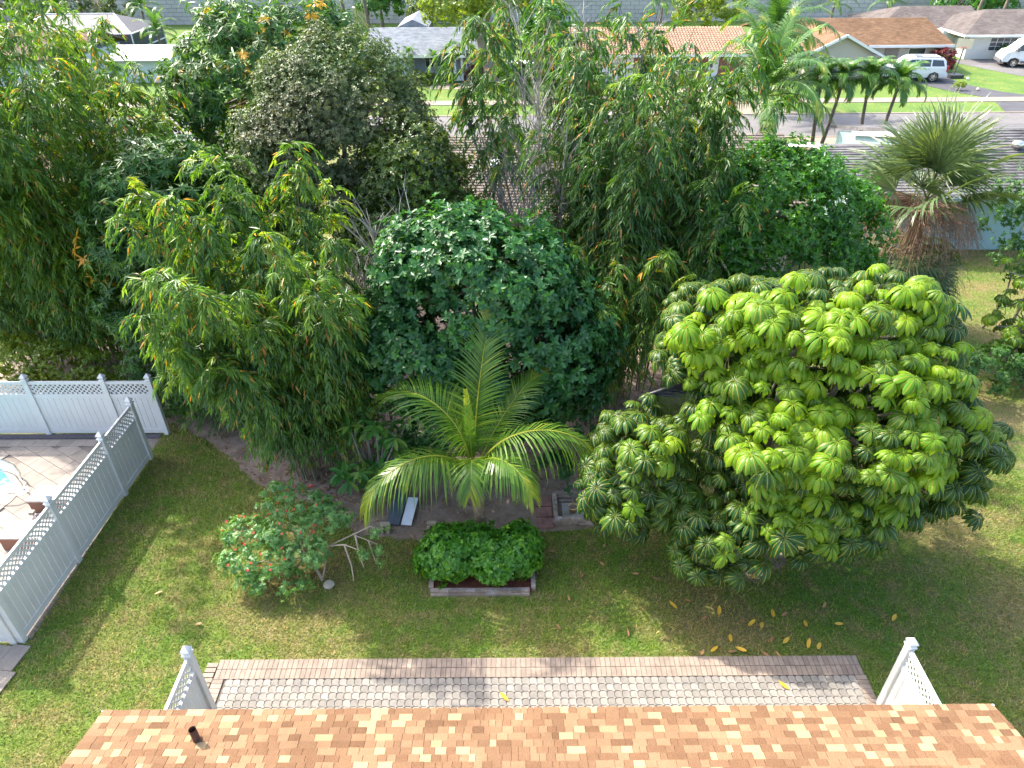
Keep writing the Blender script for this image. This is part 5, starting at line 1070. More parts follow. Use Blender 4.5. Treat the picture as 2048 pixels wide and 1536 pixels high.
# tan-roofed stucco house with a front gable
ho = thing('tan_roof_house', 'beige stucco house with an orange-tan shingled roof and front gable', 'house', (31, 68, 0))
wo = MB(); wo.box(24.6, 37.4, 66.9, 77, 0, 2.05).box(25.0, 30.0, 63.6, 66.9, 0, 2.05); wo.ext([(25.0, 2.05), (27.35, 3.25), (30.0, 2.05)], 63.6, 66.5, 'y'); wo.build('wall', M['stucco'], ho)
ro_ = MB(); gable_body(ro_, 22.9, 38.0, 66.2, 2.12, 72.2, 3.45, 78.2); roo = ro_.build('roof', M['rf_brown'], ho)
courses(22.9, 38.0, 66.2, 2.125, 72.2, 3.455, .17, M['rf_brown'], 'shingle_courses', roo)
gb = MB()
for xa, za, xb, zb in ((24.4, 1.92, 27.35, 3.38), (30.65, 1.80, 27.35, 3.38)):
    V = [(xa, 63.2, za), (xb, 63.2, zb), (xb, 71.8, zb), (xa, 71.8, za), (xa, 63.2, za - .13), (xb, 63.2, zb - .13), (xb, 71.8, zb - .13), (xa, 71.8, za - .13)]; gb.add(V, [(0,1,2,3),(4,5,6,7),(0,1,5,4),(1,2,6,5),(2,3,7,6),(3,0,4,7)])
gb.build('front_gable_roof', M['rf_brown'], ho)
bgb = MB()
for xa, za, xb, zb in ((24.36, 1.90, 27.35, 3.37), (30.69, 1.78, 27.35, 3.37)): bgb.beam((xa, 63.16, za - .03), (xb, 63.16, zb - .03), .07, .20, (0, 1, 0) if False else (0, 0, 1))
bgb.build('barge_board', M['white'], ho); MB().box(30.7, 38.02, 66.14, 66.198, 1.93, 2.13).build('fascia', M['white'], ho)
window(ho, 26.0, 26.7, 63.6, .8, 1.7); window(ho, 30.4, 31.3, 66.9, .7, 1.75, 1, 2); window(ho, 34.6, 36.0, 66.9, .75, 1.75, 1, 2)
MB().box(32.5, 33.7, 66.84, 66.9, .03, 1.95).build('door', solid('taupe_door', (.28, .24, .2)), ho)
# grey-roofed white house
hg = thing('white_house', 'white house with a grey-brown hipped roof behind the parked van', 'house', (46, 74, 0))
wg = MB(); wg.box(42.3, 60, 71.6, 80, 0, 2.1).box(41.0, 42.3, 74, 80, 0, 2.1); wg.build('wall', M['stucco_w'], hg)
rg_ = MB(); V = [(41.4, 70.9, 2.15), (62, 70.9, 2.15), (62, 80.8, 2.15), (41.4, 80.8, 2.15), (45.4, 75.8, 3.65), (62, 75.8, 3.65)]
rg_.add(V, [(0, 1, 5, 4), (3, 4, 5, 2), (0, 4, 3), (1, 2, 5), (0, 3, 2, 1)]); rgo = rg_.build('roof', M['rf_grey'], hg)
r2_ = MB(); V = [(35.5, 75.4, 2.15), (46, 75.4, 2.15), (46, 84, 2.15), (35.5, 84, 2.15), (39.0, 79.5, 3.55), (46, 79.5, 3.55)]; r2_.add(V, [(0, 1, 5, 4), (3, 4, 5, 2), (0, 4, 3), (1, 2, 5), (0, 3, 2, 1)]); r2_.build('wing_roof', M['rf_grey'], hg)
MB().box(36, 44, 76, 83.5, 0, 2.1).build('wing_wall', M['stucco_w'], hg)
MB().box(41.38, 62, 70.84, 70.898, 1.98, 2.16).box(41.34, 41.398, 70.84, 80.8, 1.98, 2.16).build('fascia', M['white'], hg)
window(hg, 44.3, 46.7, 71.6, .75, 1.8, 4, 3); window(hg, 51.0, 52.6, 71.6, .75, 1.8, 3, 3)
MB().box(49.0, 49.7, 71.57, 71.6, .3, 2.0).build('wall_panel', M['stucco'], hg)
# slate-roofed teal house on this side of the street
hs_ = thing('teal_house', 'teal house with a weathered slate-grey shingled roof behind the fan palm', 'house', (22, 31, 0))
MB().box(14.6, 17.3, 28.7, 35.3, 0, 2.4).box(17.32, 34, 28.7, 38.4, 0, 2.45).build('wall', M['teal'], hs_)
MB().ext([(28.4, 2.46), (32.4, 3.98), (38.4, 2.46)], 17.32, 17.5, 'x').build('gable_wall', M['teal'], hs_)
gw = MB(); gw.ext([(28.7, 2.4), (32.0, 3.42), (35.4, 2.4)], 14.35, 14.6, 'x'); gw.build('gable_wall', M['teal'], hs_)
r_ = MB(); gable_body(r_, 17.2, 36, 27.95, 2.58, 32.4, 4.15, 39.2); r1 = r_.build('roof', M['rf_slate'], hs_); courses(17.2, 36, 27.95, 2.585, 32.4, 4.155, .19, M['rf_slate'], 'shingle_courses', r1, th=.032)
r_ = MB(); gable_body(r_, 13.7, 17.19, 28.0, 2.50, 31.9, 3.62, 36.0); r2 = r_.build('side_roof', M['rf_slate'], hs_); courses(13.7, 17.19, 28.0, 2.505, 31.9, 3.625, .19, M['rf_slate'], 'shingle_courses', r2, th=.032)
tr_ = MB(); tr_.beam((13.66, 27.95, 2.49), (13.66, 31.9, 3.62), .06, .20).beam((13.66, 31.9, 3.62), (13.66, 36.05, 2.49), .06, .20).beam((17.16, 32.0, 4.02), (17.16, 36.4, 2.9), .06, .2); tr_.build('barge_board', M['white'], hs_)
MB().box(17.2, 36, 27.90, 27.948, 2.40, 2.59).build('fascia', M['teal'], hs_)
vt = MB().lathe([(.16, 0), (.16, .12), (.24, .16), (.26, .28), (.18, .36), (.02, .40)], (21.9, 31.0, 3.62), 12); vt.build('roof_vent', M['steel'], hs_, smooth=True)
# tan-grey roofed house behind the bare bamboo
hc = thing('tan_grey_house', 'house with a weathered tan-grey shingled roof seen through the bare bamboo', 'house', (3, 30, 0))
MB().box(-5.6, 11.2, 26.7, 36, 0, 2.4).build('wall', M['stucco'], hc)
r_ = MB(); gable_body(r_, -6.2, 11.8, 26.0, 2.50, 31.4, 4.28, 36.8); r1 = r_.build('roof', M['rf_tan'], hc); courses(-6.2, 11.8, 26.0, 2.505, 31.4, 4.285, .18, M['rf_tan'], 'shingle_courses', r1, th=.032)
vt = MB()
vt.tube([(-1.6, 28.7, 3.2), (-1.6, 28.7, 3.75)], [.07, .07], 8); vt.build('vent_pipe', M['steel'], hc)
MB().obox((-0.6, 29.2, 3.72), (1, 0, 0), (0, .95, .31), (0, -.31, .95), .25, .2, .09).build('roof_vent', M['white'], hc)
# neighbour house on the left with a dark screened porch
hl = thing('screened_porch_house', 'house with a dark screened porch at the left edge behind the bamboo', 'house', (-22, 26, 0))
MB().box(-30, -17.3, 25.2, 35, 0, 2.5).build('wall', M['stucco'], hl)
MB().box(-30, -17.75, 22.9, 25.19, .05, 2.3).build('porch_screen', M['dark'], hl)
pf_ = MB()
for x in (-17.78, -18.55, -19.9, -21.4): pf_.box(x - .05, x + .05, 22.80, 22.88, 0, 2.35)
for z in (.1, .55, 1.5, 2.32): pf_.box(-21.4, -17.73, 22.81, 22.87, z - .04, z + .04)
pf_.box(-17.72, -17.64, 22.81, 25.2, .06, .14).box(-17.72, -17.64, 22.81, 25.2, 2.25, 2.36); pf_.build('porch_frame', M['white'], hl)
r_ = MB(); gable_body(r_, -30.5, -17.0, 22.4, 2.52, 29, 4.4, 35.6); r_.build('roof', M['rf_left'], hl)
tag(MB().box(-19.6, -15.2, 21.6, 22.75, -.05, .02).build('porch_path', solid('dark_paving', (.09, .095, .11), (.06, .065, .075), 2, .8)), kind='structure')
# far-left house with a pool cage
hf = thing('brown_roof_house', 'house with a mauve-brown roof at the far upper left', 'house', (-42, 64, 0))
MB().box(-56, -35.5, 62.7, 71, 0, 2.1).build('wall', M['stucco_b'], hf); r_ = MB(); gable_body(r_, -57, -35, 62.0, 2.15, 67.0, 3.6, 72.0); r1 = r_.build('roof', M['rf_left'], hf)
courses(-57, -35, 62.0, 2.155, 67.0, 3.605, .2, M['rf_left'], 'shingle_courses', r1)
cg = thing('pool_cage', 'dark mesh pool cage with a hipped top and white frame at the upper left', 'pool cage', (-39, 76, 0))
MB().prism([(-47, 73), (-35.2, 73), (-35.2, 80), (-47, 80)], 0, 2.4).build('screen', solid('mesh_screen', (.07, .075, .085), (.05, .055, .065), 1, .7), cg)
cgm = MB(); V = [(-47, 73, 2.42), (-35.2, 73, 2.42), (-35.2, 80, 2.42), (-47, 80, 2.42), (-44.5, 76.5, 3.7), (-38, 76.5, 3.7)]; cgm.add(V, [(0, 1, 5, 4), (1, 2, 5), (2, 3, 4, 5), (3, 0, 4)]); cgm.build('screen_top', solid('mesh_top', (.055, .057, .065), (.045, .047, .053), 1, .7), cg)
fr = MB()
for p, q in (((-47, 73, 2.43), (-35.2, 73, 2.43)), ((-35.2, 73, 2.43), (-35.2, 80, 2.43)), ((-35.2, 72.98, 0), (-35.2, 72.98, 2.43)), ((-35.17, 80, 0), (-35.17, 80, 2.43)), ((-35.2, 73, 2.43), (-38, 76.5, 3.72)), ((-47, 73, 2.43), (-44.5, 76.5, 3.72)), ((-44.5, 76.5, 3.72), (-38, 76.5, 3.72)), ((-35.17, 73, 1.1), (-35.17, 80, 1.1)), ((-35.17, 76.5, 0), (-35.17, 76.5, 2.43))): fr.beam(p, q, .09, .09, (0.01, 0.02, 1) if p[2] == q[2] else (1, 0.1, 0))
fr.build('frame', M['white'], cg)
shd = thing('white_shed', 'small pale blue-white shed with a light metal roof at the upper left', 'shed', (-31, 65.5, 0))
MB().box(-33.0, -28.3, 63.9, 68, 0, 1.75).build('wall', M['stucco_b'], shd); r_ = MB(); gable_body(r_, -33.3, -28.0, 63.4, 1.80, 66.0, 2.6, 68.6, .08); r_.build('roof', solid('light_metal_roof', (.24, .26, .28), (.21, .23, .25), 2, .4), shd)
MB().box(-31.9, -31.5, 63.85, 63.9, .05, 1.7).build('trim_board', M['white'], shd)

# ------------------------------------------------------------------ noise wall of big blocks along the back
nw = thing('noise_barrier', 'long weathered grey block noise wall behind the far houses', 'wall', (0, 97, 0))
MB().box(-140, 140, 97.02, 97.5, 0, 6.5).build('core', M['joint'], nw)
mt = MB(); rsb = random.Random(3)
for j in range(14):
    for i in range(-62, 78):
        z0 = j*.45
        if abs(i) > 62 and j > 6: pass
        x = i*1.05 + (.52 if j % 2 else 0); mt.box(x + .018, x + 1.032, 96.98 - rsb.uniform(0, .025), 97.03, z0 + .015, z0 + .435)
mt.build('blocks', M['noise_wall'], nw, kind='stuff')
MB().box(-140, 140, 96.9, 97.6, 6.3, 6.6).build('coping', M['concrete'], nw)

# ------------------------------------------------------------------ trees and shrubs across the street
def ft(name, label, base, lobes, m, seed, n=90, tips=14, rc=.7, k=5, size=(.30, .16), cat='tree', group='trees across the street', bark='bark', tr=.22, gap=.05, low=-.6):
    return tree(name, label, cat, base, lobes, None, m, M[bark], seed, n, tips, rc, k, size, KITE, tr, limbs=18, group=group, gap=gap, low=low)
ft('ficus_tree', 'large yellow-green tree hanging over the blue-grey roof', (-1.2, 61.5, 0), [((-3.6, 62.5, 6.4), (2.9, 2.4, 2.6)), ((-1.0, 62.0, 7.2), (2.8, 2.4, 2.8)), ((-5.2, 63.2, 5.4), (1.7, 1.4, 1.5))], 'yellowgreen', 101, 150, 22, .7, 5, (.24, .13), tr=.42)
ft('dark_tree', 'dark round tree in front of the noise wall behind the blue-grey roof', (-14.5, 90, 0), [((-14.5, 90, 3.6), (2.6, 2.2, 2.6))], 'hedge', 102, 80)
ft('dark_tree', 'dark tree mass at the far upper left corner behind the pool cage', (-50, 86, 0), [((-52, 86, 3.5), (4.5, 2.5, 3.2)), ((-45, 88, 3.2), (4, 2.4, 3.0))], 'oak', 103, 150)
ft('olive_tree', 'olive-green tree beside the noise wall above the barrel-tiled roof', (21.5, 84, 0), [((21.5, 84, 3.8), (3.4, 2.4, 3.0)), ((19.4, 82.5, 2.6), (2.2, 2, 2.0))], 'yellowgreen', 104, 130, 20, .7, 5, (.24, .13))
ft('green_tree', 'rounded bright hedge-like tree by the noise wall above the tan roof', (52.5, 91, 0), [((51.5, 91, 2.6), (3.4, 2.2, 2.4)), ((55.5, 91.5, 2.4), (2.6, 2, 2.2))], 'green', 105, 120)
ft('olive_tree', 'thin-crowned tree between the bamboo top and the noise wall', (-8.5, 86, 0), [((-8.5, 86, 3.2), (2.2, 2, 2.4))], 'oak2', 106, 70)
ft('bushy_tree', 'small green tree behind the brick house roof at its left end', (3.4, 74, 0), [((3.4, 74, 2.6), (2.4, 2, 2.0))], 'green', 107, 70)
ft('bushy_tree', 'leafy tree beside the front gable, between the feather palm and tan roof', (22.3, 64.5, 0), [((22.2, 64.3, 2.3), (1.5, 1.3, 1.3)), ((23.6, 63.6, 1.4), (1.2, 1.1, 1.0))], 'hedge', 108, 70, 16, .45, 5, (.2, .10))
ft('flower_bush', 'row of low green planting in front of the blue-roofed porch', (-7.0, 62.2, 0), [((-7.6, 62.3, .55), (1.3, .6, .5)), ((-5.6, 62.4, .45), (.9, .5, .4))], 'yellowgreen', 109, 46, 12, .3, 5, (.16, .07), 'shrub', 'planting by the houses', tr=.05)
ft('red_bush', 'dark red leafed shrub beside the screened porch', (-2.7, 63.3, 0), [((-2.8, 63.3, .7), (.8, .5, .6))], 'crimson', 110, 24, 10, .3, 5, (.24, .08), 'shrub', 'planting by the houses', tr=.05)
ft('red_bush', 'red leafed shrub next to the basketball hoop by the tan-roofed house', (37.3, 65.9, 0), [((37.2, 65.9, 1.0), (1.0, .7, .8))], 'crimson', 111, 34, 10, .35, 5, (.28, .07), 'shrub', 'planting by the houses', tr=.05)
ft('red_bush', 'small red leafed shrub under the front gable window', (27.6, 63.0, 0), [((27.6, 63.0, .5), (.5, .4, .45)), ((25.4, 62.9, .4), (.5, .4, .4))], 'crimson', 112, 20, 8, .25, 5, (.2, .06), 'shrub', 'planting by the houses', tr=.04)
ft('green_bush', 'clipped green bush below the white house window', (45.9, 71.0, 0), [((46.0, 71.0, .7), (1.1, .5, .5))], 'green', 113, 30, 12, .3, 5, (.16, .07), 'shrub', 'planting by the houses', tr=.05)
ft('green_bush', 'spiky pale shrub at the corner of the front gable', (30.0, 62.7, 0), [((30.1, 62.7, .9), (.6, .5, .8))], 'sabal', 114, 26, 9, .3, 6, (.34, .03), 'shrub', 'planting by the houses', tr=.04)
ft('green_bush', 'bushes at the foot of the big yellow-green tree', (0.8, 62.6, 0), [((.6, 62.4, .8), (1.6, .8, .8)), ((3.4, 63.0, .7), (1.3, .8, .7))], 'hedge', 115, 60, 12, .35, 5, (.2, .09), 'shrub', 'planting by the houses', tr=.05)
ft('flower_bed_plant', 'tiny round flower bed plant on the lawn behind the slender palms', (35.2, 58.9, 0), [((35.2, 58.9, .35), (.4, .35, .3))], 'yellowgreen', 116, 14, 8, .18, 5, (.14, .05), 'plant', 'planting by the houses', tr=.03)
ft('grassy_shrub', 'tall pale grassy shrub by the noise wall at the upper right', (60.5, 88.5, 0), [((60.5, 88.5, 2.0), (2.8, 1.6, 1.8))], 'yellowgreen', 117, 70, 14, .6, 5, (.6, .06), 'shrub', None, tr=.1)
ft('street_shrub', 'low shrub on the near verge beside the round feather palm', (11.6, 43.0, 0), [((11.6, 43, .8), (1.0, .8, .8))], 'palm_far', 118, 30, 10, .35, 6, (.4, .05), 'shrub', None, tr=.05)
for i, (b_, tp_, lab) in enumerate([((-38.5, 83), (-38.2, 83, 3.3), 'feather palm behind the pool cage'), ((-30.0, 90), (-30, 90, 2.9), 'short feather palm against the noise wall above the mango tree'), ((-46.5, 82), (-46.3, 82, 3.4), 'feather palm at the upper left corner of the pool cage'), ((14.6, 78), (15.0, 78, 4.0), 'pale feather palm behind the barrel-tiled roof'), ((34, 84), (34.2, 84, 3.0), 'feather palm behind the tan roof, first of two'), ((40.5, 85), (40.3, 85, 3.2), 'feather palm behind the tan roof, second of two'), ((-33.0, 74), (-33.2, 74, 2.2), 'small feather palm beside the pale shed'), ((-25.8, 70), (-25.9, 70, 2.6), 'drooping feather palm behind the mango tree crown')]):
    palm('feather_palm', lab, b_, tp_, .13, ROY, 13, 60 + i, M['palm_grey'], .85, 'palms along the noise wall', .3)
for i, (x, y, tx, lab) in enumerate([(-18.0, 88, -18.9, 'bare leaning palm trunk by the noise wall, left of the pair'), (-15.2, 86, -16.0, 'bare leaning palm trunk by the noise wall, right of the pair'), (50.6, 86, 51.2, 'tall thin palm trunk rising behind the white house, left of three'), (54.6, 88, 55.2, 'tall thin palm trunk rising behind the white house, middle of three'), (58.4, 86, 59.8, 'dark thin palm trunk rising behind the white house, right of three')]):
    palm('tall_palm', lab, (x, y), (tx, y, 9.5), .16, ROY, 11, 80 + i, M['palm_grey'], 1.0, 'tall palms along the noise wall', .3)
for i, (b_, tp_, lab) in enumerate([((-7.6, 62.6), (-8.2, 62.6, 2.1), 'small potbellied palm in front of the blue-roofed porch, left one'), ((-6.3, 62.9), (-6.2, 62.9, 1.7), 'small potbellied palm in front of the blue-roofed porch, right one')]):
    palm('small_palm', lab, b_, tp_, .07, XMAS, 8, 90 + i, M['palm_grey'], .7, 'small palms by the porch', .35)

# ------------------------------------------------------------------ vehicles
def car_body(mb, prof, half, xform):
    """prof: list of (x along, z, inset) round the side view"""
    n = len(prof); V = []
    for sgn in (-1, 1):
        for x, z, ins in prof: V.append(xform((x, sgn*(half - ins), z)))
    mb.add(V, [tuple(range(n)), tuple(range(2*n - 1, n - 1, -1))] + [(i, n + i, n + (i + 1) % n, (i + 1) % n) for i in range(n)])
def vehicle(name, label, cat, loc, yaw, body, half, paint, wins, wheels, wr, extras):
    t = thing(name, label, cat, loc); c, s = math.cos(yaw), math.sin(yaw)
    X = lambda p: (loc[0] + c*p[0] - s*p[1], loc[1] + s*p[0] + c*p[1], loc[2] + p[2])
    for nm, prof, hf, m in body:
        mb = MB(); car_body(mb, prof, hf, X); bo = mb.build(nm, m, t); bv = bo.modifiers.new('bevel', 'BEVEL'); bv.width = .05; bv.segments = 2; bv.limit_method = 'ANGLE'; bv.angle_limit = R(30)
    for q in wins:
        for sgn in (-1, 1):
            mb = MB(); P = [X((x, sgn*(half - ins + .006), z)) for x, z, ins in q]; P2 = [X((x, sgn*(half - ins - .01), z)) for x, z, ins in q]; n = len(q)
            mb.add(P + P2, [tuple(range(n)), tuple(range(2*n - 1, n - 1, -1))] + [(i, n + i, n + (i+1) % n, (i+1) % n) for i in range(n)]); mb.build('window', M['glass'], t)
    for wx in wheels:
        for sgn in (-1, 1):
            def ring(prof, nm, m, par):
                mb = MB(); k = 20; V = []
                for r_, o_ in prof:
                    for i in range(k): a_ = 2*math.pi*i/k; V.append(X((wx + r_*math.cos(a_), sgn*(half - .12 + o_), wr + r_*math.sin(a_))))
                F = [(j*k + i, j*k + (i+1) % k, (j+1)*k + (i+1) % k, (j+1)*k + i) for j in range(len(prof) - 1) for i in range(k)] + [tuple(range(k)), tuple((len(prof)-1)*k + i for i in range(k))]
                mb.add(V, F); return mb.build(nm, m, par)
            w = ring([(wr*.7, -.12), (wr, -.10), (wr, .10), (wr*.7, .125)], 'wheel', M['rubber'], t); ring([(wr*.66, .09), (wr*.66, .128), (wr*.5, .118), (wr*.16, .135)], 'rim', M['steel'], w)
            for a_ in range(5):
                an = a_*2*math.pi/5; mb = MB(); mb.obox(X((wx + wr*.36*math.cos(an), sgn*(half - .12 + .132), wr + wr*.36*math.sin(an))), np.array(X((math.cos(an), 0, math.sin(an)))) - np.array(X((0, 0, 0))), np.array(X((0, 1, 0))) - np.array(X((0, 0, 0))), np.array(X((-math.sin(an), 0, math.cos(an)))) - np.array(X((0, 0, 0))), wr*.24, .008, wr*.07); mb.build('spoke', M['steel'], w)
    for nm, (x0, x1, y0, y1, z0, z1), m in extras:
        mb = MB(); mb.box(x0, x1, y0, y1, z0, z1); mb.v = [X(v) for v in mb.v]; mb.build(nm, m, t)
    return t
M['car_white'] = solid('pearl_white_paint', (0.70, 0.71, 0.69), (0.66, 0.67, 0.65), 1, .22); M['red_glass'] = solid('red_lamp', (.45, .02, .02), (.4, .02, .02), 3, .2); M['grey_trim'] = solid('grey_trim', (.14, .14, .15), (.11, .11, .12), 2, .5)
M['chrome'] = M['steel']
vehicle('parked_suv', 'white sport utility vehicle parked beside the tan-roofed house', 'car', (33.1, 62.95, .03), R(-6),
    [('body', [(-2.55, .42, .05), (-2.58, .72, .0), (-2.50, 1.02, .02), (-1.95, 1.10, .02), (-1.15, 1.13, .02), (2.40, 1.13, .02), (2.52, .95, .0), (2.56, .55, .02), (2.48, .36, .05), (1.98, .34, .04), (1.9, .62, .0), (1.55, .76, 0), (1.2, .62, 0), (1.1, .32, .04), (-1.1, .32, .04), (-1.2, .62, 0), (-1.55, .76, 0), (-1.9, .62, 0), (-1.98, .36, .04)], 1.0, M['car_white']),
     ('cabin', [(-1.25, 1.11, .04), (-.55, 1.70, .20), (-.2, 1.80, .24), (2.05, 1.80, .24), (2.30, 1.60, .17), (2.42, 1.11, .04)], 1.0, M['car_white'])],
    1.0, None, [[(-.95, 1.17, .055), (-.42, 1.64, .185), (.18, 1.66, .19), (.18, 1.17, .055)], [(.28, 1.17, .055), (.28, 1.66, .19), (1.12, 1.66, .19), (1.12, 1.17, .055)], [(1.24, 1.20, .06), (1.24, 1.66, .19), (2.05, 1.62, .18), (2.22, 1.20, .06)]],
    (-1.55, 1.55), .40,
    [('roof_rail', (-.1, 1.95, -.70, -.64, 1.80, 1.86), M['grey_trim']), ('roof_rail', (-.1, 1.95, .64, .70, 1.80, 1.86), M['grey_trim']), ('sunroof', (.1, .7, -.4, .4, 1.795, 1.81), M['glass']),
     ('tail_light', (2.42, 2.57, -.985, -.80, .80, 1.22), M['red_glass']), ('tail_light', (2.42, 2.57, .80, .985, .80, 1.22), M['red_glass']), ('headlight', (-2.57, -2.40, -.96, -.62, .74, .96), M['glass']), ('headlight', (-2.57, -2.40, .62, .96, .74, .96), M['glass']),
     ('bumper', (2.5, 2.66, -.9, .9, .38, .60), M['car_white']), ('mirror', (-.72, -.55, -1.16, -.985, 1.14, 1.30), M['car_white']), ('mirror', (-.72, -.55, .985, 1.16, 1.14, 1.30), M['car_white']), ('door_handle', (.0, .16, -1.005, -.98, .98, 1.01), M['steel']), ('door_handle', (.95, 1.11, -1.005, -.98, .98, 1.01), M['steel'])])
# windscreen
orange = solid('orange_wrap', (.62, .21, .015), (.74, .34, .05), 1.6, .3)
vehicle('parked_van', 'white delivery van with a big orange swoosh cut by the right edge', 'van', (46.3, 68.1, .03), R(-14),
    [('body', [(-2.6, .40, .04), (-2.66, .75, .0), (-2.35, 1.20, .03), (-1.95, 1.32, .06), (-1.25, 2.05, .14), (-.9, 2.22, .16), (2.65, 2.24, .16), (2.72, 1.9, .1), (2.75, .60, 0), (2.7, .40, .04), (2.1, .40, .04), (2.0, .66, 0), (1.65, .78, 0), (1.3, .66, 0), (1.2, .38, .04), (-1.2, .38, .04), (-1.3, .66, 0), (-1.65, .78, 0), (-2.0, .66, 0), (-2.1, .40, .04)], 1.02, M['car_white'])],
    1.02, None, [[(-1.82, 1.34, .065), (-1.2, 1.98, .14), (-.65, 1.98, .14), (-.65, 1.34, .065)]], (-1.65, 1.65), .36,
    [('lower_trim', (-1.15, 1.15, -1.03, -1.0, .36, .55), M['grey_trim']), ('bumper', (2.62, 2.80, -.95, .95, .38, .62), M['grey_trim']), ('bumper', (-2.74, -2.55, -.9, .9, .36, .62), M['grey_trim']), ('tail_light', (2.66, 2.765, -1.0, -.86, .8, 1.35), M['red_glass']), ('roof_rack', (-.4, 2.3, -.6, -.54, 2.24, 2.34), M['white']), ('roof_rack', (-.4, 2.3, .54, .6, 2.24, 2.34), M['white']), ('ladder', (-.3, 2.4, -.2, .1, 2.34, 2.40), M['white']), ('mirror', (-1.75, -1.55, -1.24, -1.0, 1.3, 1.6), M['grey_trim'])])
van = [o for o in bpy.data.objects if o.name.startswith('parked_van')][0]
c_, s_ = math.cos(R(-14)), math.sin(R(-14)); X = lambda p: (46.3 + c_*p[0] - s_*p[1], 68.1 + s_*p[0] + c_*p[1], .03 + p[2])
sw_p = [(-.45, 1.05), (.05, 1.42), (.9, 1.85), (1.9, 2.02), (2.66, 2.05), (2.70, .82), (2.05, .86), (1.6, .84), (1.1, .80), (.35, .78), (-.1, .86)]
mb = MB(); mb.add([X((x, -(1.026 - (.14*max(0, z - 1.0)/1.1)) - .004, z)) for x, z in sw_p], [tuple(range(len(sw_p)))]); mb.build('orange_swoosh', orange, van)
mb = MB(); mb.box(2.745, 2.762, -.85, .85, .7, 2.0); mb.v = [X(v) for v in mb.v]; mb.build('rear_panel', orange, van)
lm = thing('ride_on_mower', 'red ride-on mower on the paver driveway of the brick house', 'mower', (9.3, 59.6, .03)); red = solid('red_paint', (.42, .025, .02), (.36, .02, .02), 3, .3)
MB().prism([(8.7, 59.3), (9.5, 59.2), (9.6, 59.9), (8.8, 60.0)], .35, .75).build('hood', red, lm); MB().box(9.55, 10.2, 59.25, 59.95, .3, .55).build('fender', red, lm); MB().box(9.65, 10.15, 59.35, 59.85, .55, .68).box(10.08, 10.2, 59.35, 59.85, .68, 1.05).build('seat', M['black'], lm)
MB().tube([(9.5, 59.6, .7), (9.62, 59.6, 1.0)], [.03, .03], 6).lathe([(.17, 0), (.18, .03)], (9.64, 59.6, 1.0), 14).build('steering_wheel', M['black'], lm); MB().box(8.9, 9.9, 59.05, 60.1, .14, .3).build('mower_deck', M['black'], lm)
for x, y, r_ in ((8.9, 59.15, .2), (8.9, 60.05, .2), (9.95, 59.1, .27), (9.95, 60.1, .27)):
    mb = MB(); k = 14; V = [(x + r_*math.cos(2*math.pi*i/k), y + d_, r_ + .03 + r_*math.sin(2*math.pi*i/k)) for d_ in (-.1, .1) for i in range(k)]; mb.add(V, [(i, (i+1) % k, k + (i+1) % k, k + i) for i in range(k)] + [tuple(range(k)), tuple(range(2*k - 1, k - 1, -1))]); mb.build('wheel', M['rubber'], lm)
# ------------------------------------------------------------------ street furniture and odds and ends
bh = thing('basketball_hoop', 'portable basketball hoop on a black base beside the parked white vehicle', 'basketball hoop', (37.2, 63.6, 0))
MB().prism([(36.7, 63.1), (37.9, 63.2), (37.8, 64.1), (36.6, 64.0)], 0, .28).build('base', M['black'], bh); MB().tube([(37.2, 63.6, .2), (37.5, 63.9, 1.5), (37.5, 63.9, 2.5)], [.05, .05, .05], 8).build('pole', M['black'], bh)
MB().beam((37.5, 63.9, 2.3), (37.1, 63.2, 2.5), .06, .06).build('arm', M['black'], bh); MB().obox((37.0, 63.05, 2.7), (.85, -.5, 0), (.5, .85, 0), (0, 0, 1), .58, .02, .36).build('backboard', solid('backboard', (.55, .50, .36), (.5, .45, .32), 2, .3), bh)
rg2 = MB(); pts = [(36.85 + .22*math.cos(a_*.45), 62.78 + .22*math.sin(a_*.45), 2.45) for a_ in range(15)]; rg2.tube(pts, [.015]*15, 5); rg2.build('rim', red, bh)
tag(MB().lathe([(.01, 0), (.08, .03), (.11, .11), (.08, .19), (.01, .22)], (37.9, 62.6, .03), 12).build('ball', M['white'], smooth=True), 'white ball on the grass beside the basketball hoop base', 'ball')
tag(MB().lathe([(.01, 0), (.08, .03), (.11, .11), (.08, .19), (.01, .22)], (36.6, 58.7, .03), 12).build('ball', solid('orange_white_ball', (.7, .35, .15), (.75, .7, .65), 9, .5), smooth=True), 'orange and white ball on the lawn by the asphalt driveway', 'ball')
lp = thing('lamp_post', 'black garden lamp post on the lawn before the brick house door', 'lamp post', (15.6, 59.2, 0)); MB().tube([(15.6, 59.2, 0), (15.6, 59.2, 1.75)], [.035, .03], 8).build('post', M['black'], lp); MB().lathe([(.05, 0), (.11, .05), (.13, .28), (.16, .30), (.03, .42)], (15.6, 59.2, 1.75), 8).build('lantern', M['black'], lp)
tl_ = thing('portable_toilet', 'tan and orange portable toilet cabin by the noise wall', 'toilet cabin', (-17.0, 92, 0)); tan = solid('tan_plastic', (.58, .47, .26), (.52, .42, .24), 1, .5)
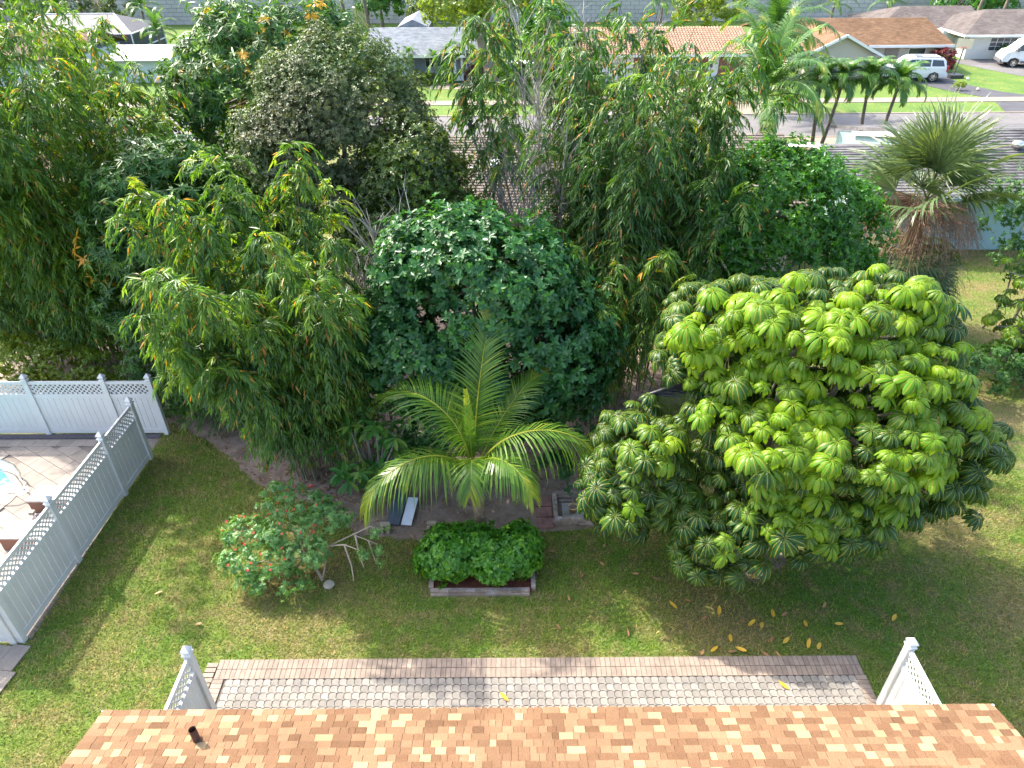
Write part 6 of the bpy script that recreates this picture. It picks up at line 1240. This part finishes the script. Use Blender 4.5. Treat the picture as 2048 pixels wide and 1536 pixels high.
MB().box(-17.9, -16.35, 91.2, 92.6, .1, 2.25).build('cabin', tan, tl_); MB().prism([(-18.0, 91.1), (-16.25, 91.1), (-16.25, 92.7), (-18.0, 92.7)], 2.26, 2.42).build('roof', solid('cream_plastic', (.66, .6, .46)), tl_); MB().box(-16.34, -16.31, 91.3, 92.5, .2, 2.1).build('side_panel', solid('rust_orange', (.5, .2, .06)), tl_); MB().box(-17.6, -16.7, 91.16, 91.2, .2, 2.0).build('door', solid('tan_door', (.52, .44, .28)), tl_)
wf = thing('wooden_fence', 'short stretch of orange-brown wooden fence beside the brick house', 'fence', (3.6, 64.5, 0)); wood = solid('cedar', (.44, .23, .08), (.36, .18, .06), 3, .8, rnd=.12)
bm3 = MB().box(-.068, .068, -.012, .012, 0, 1.75).mesh('board', wood)
for i in range(20): link_mesh('board', bm3, wf, (2.1 + i*.14, 64.5 + rsb.uniform(-.01, .01), .05))
MB().box(2.0, 4.85, 64.52, 64.56, .4, .5).box(2.0, 4.85, 64.52, 64.56, 1.4, 1.5).build('rail', wood, wf)
tr2 = thing('parked_trailer', 'small white parked trailer left of the wooden fence', 'trailer', (.6, 64.2, 0)); MB().box(-.4, 2.0, 63.8, 65.2, .5, 1.3).build('box', M['car_white'], tr2)
for y in (63.75, 65.25):
    mb = MB(); k = 14; V = [(.8 + .27*math.cos(2*math.pi*i/k), y + d_, .27 + .27*math.sin(2*math.pi*i/k)) for d_ in (-.08, .08) for i in range(k)]; mb.add(V, [(i, (i+1) % k, k + (i+1) % k, k + i) for i in range(k)] + [tuple(range(k)), tuple(range(2*k - 1, k - 1, -1))]); mb.build('wheel', M['rubber'], tr2)
mbx = thing('mailbox', 'white mailbox on a post by the sidewalk of the brick house', 'mailbox', (14.6, 54.6, 0)); MB().box(14.56, 14.64, 54.56, 54.64, 0, 1.0).build('post', M['white'], mbx); MB().ext([(14.48, 1.0), (14.72, 1.0), (14.72, 1.16), (14.6, 1.24), (14.48, 1.16)], 54.35, 54.85, 'y').build('box', M['white'], mbx)
tag(MB().tube([(16.9, 20.9, -.1), (17.05, 21.0, 1.5), (17.2, 21.1, 2.6)], [.05, .045, .04], 8).build('stake', M['twig']), 'pale brown leaning stake on the shaded lawn at the right edge', 'stake')
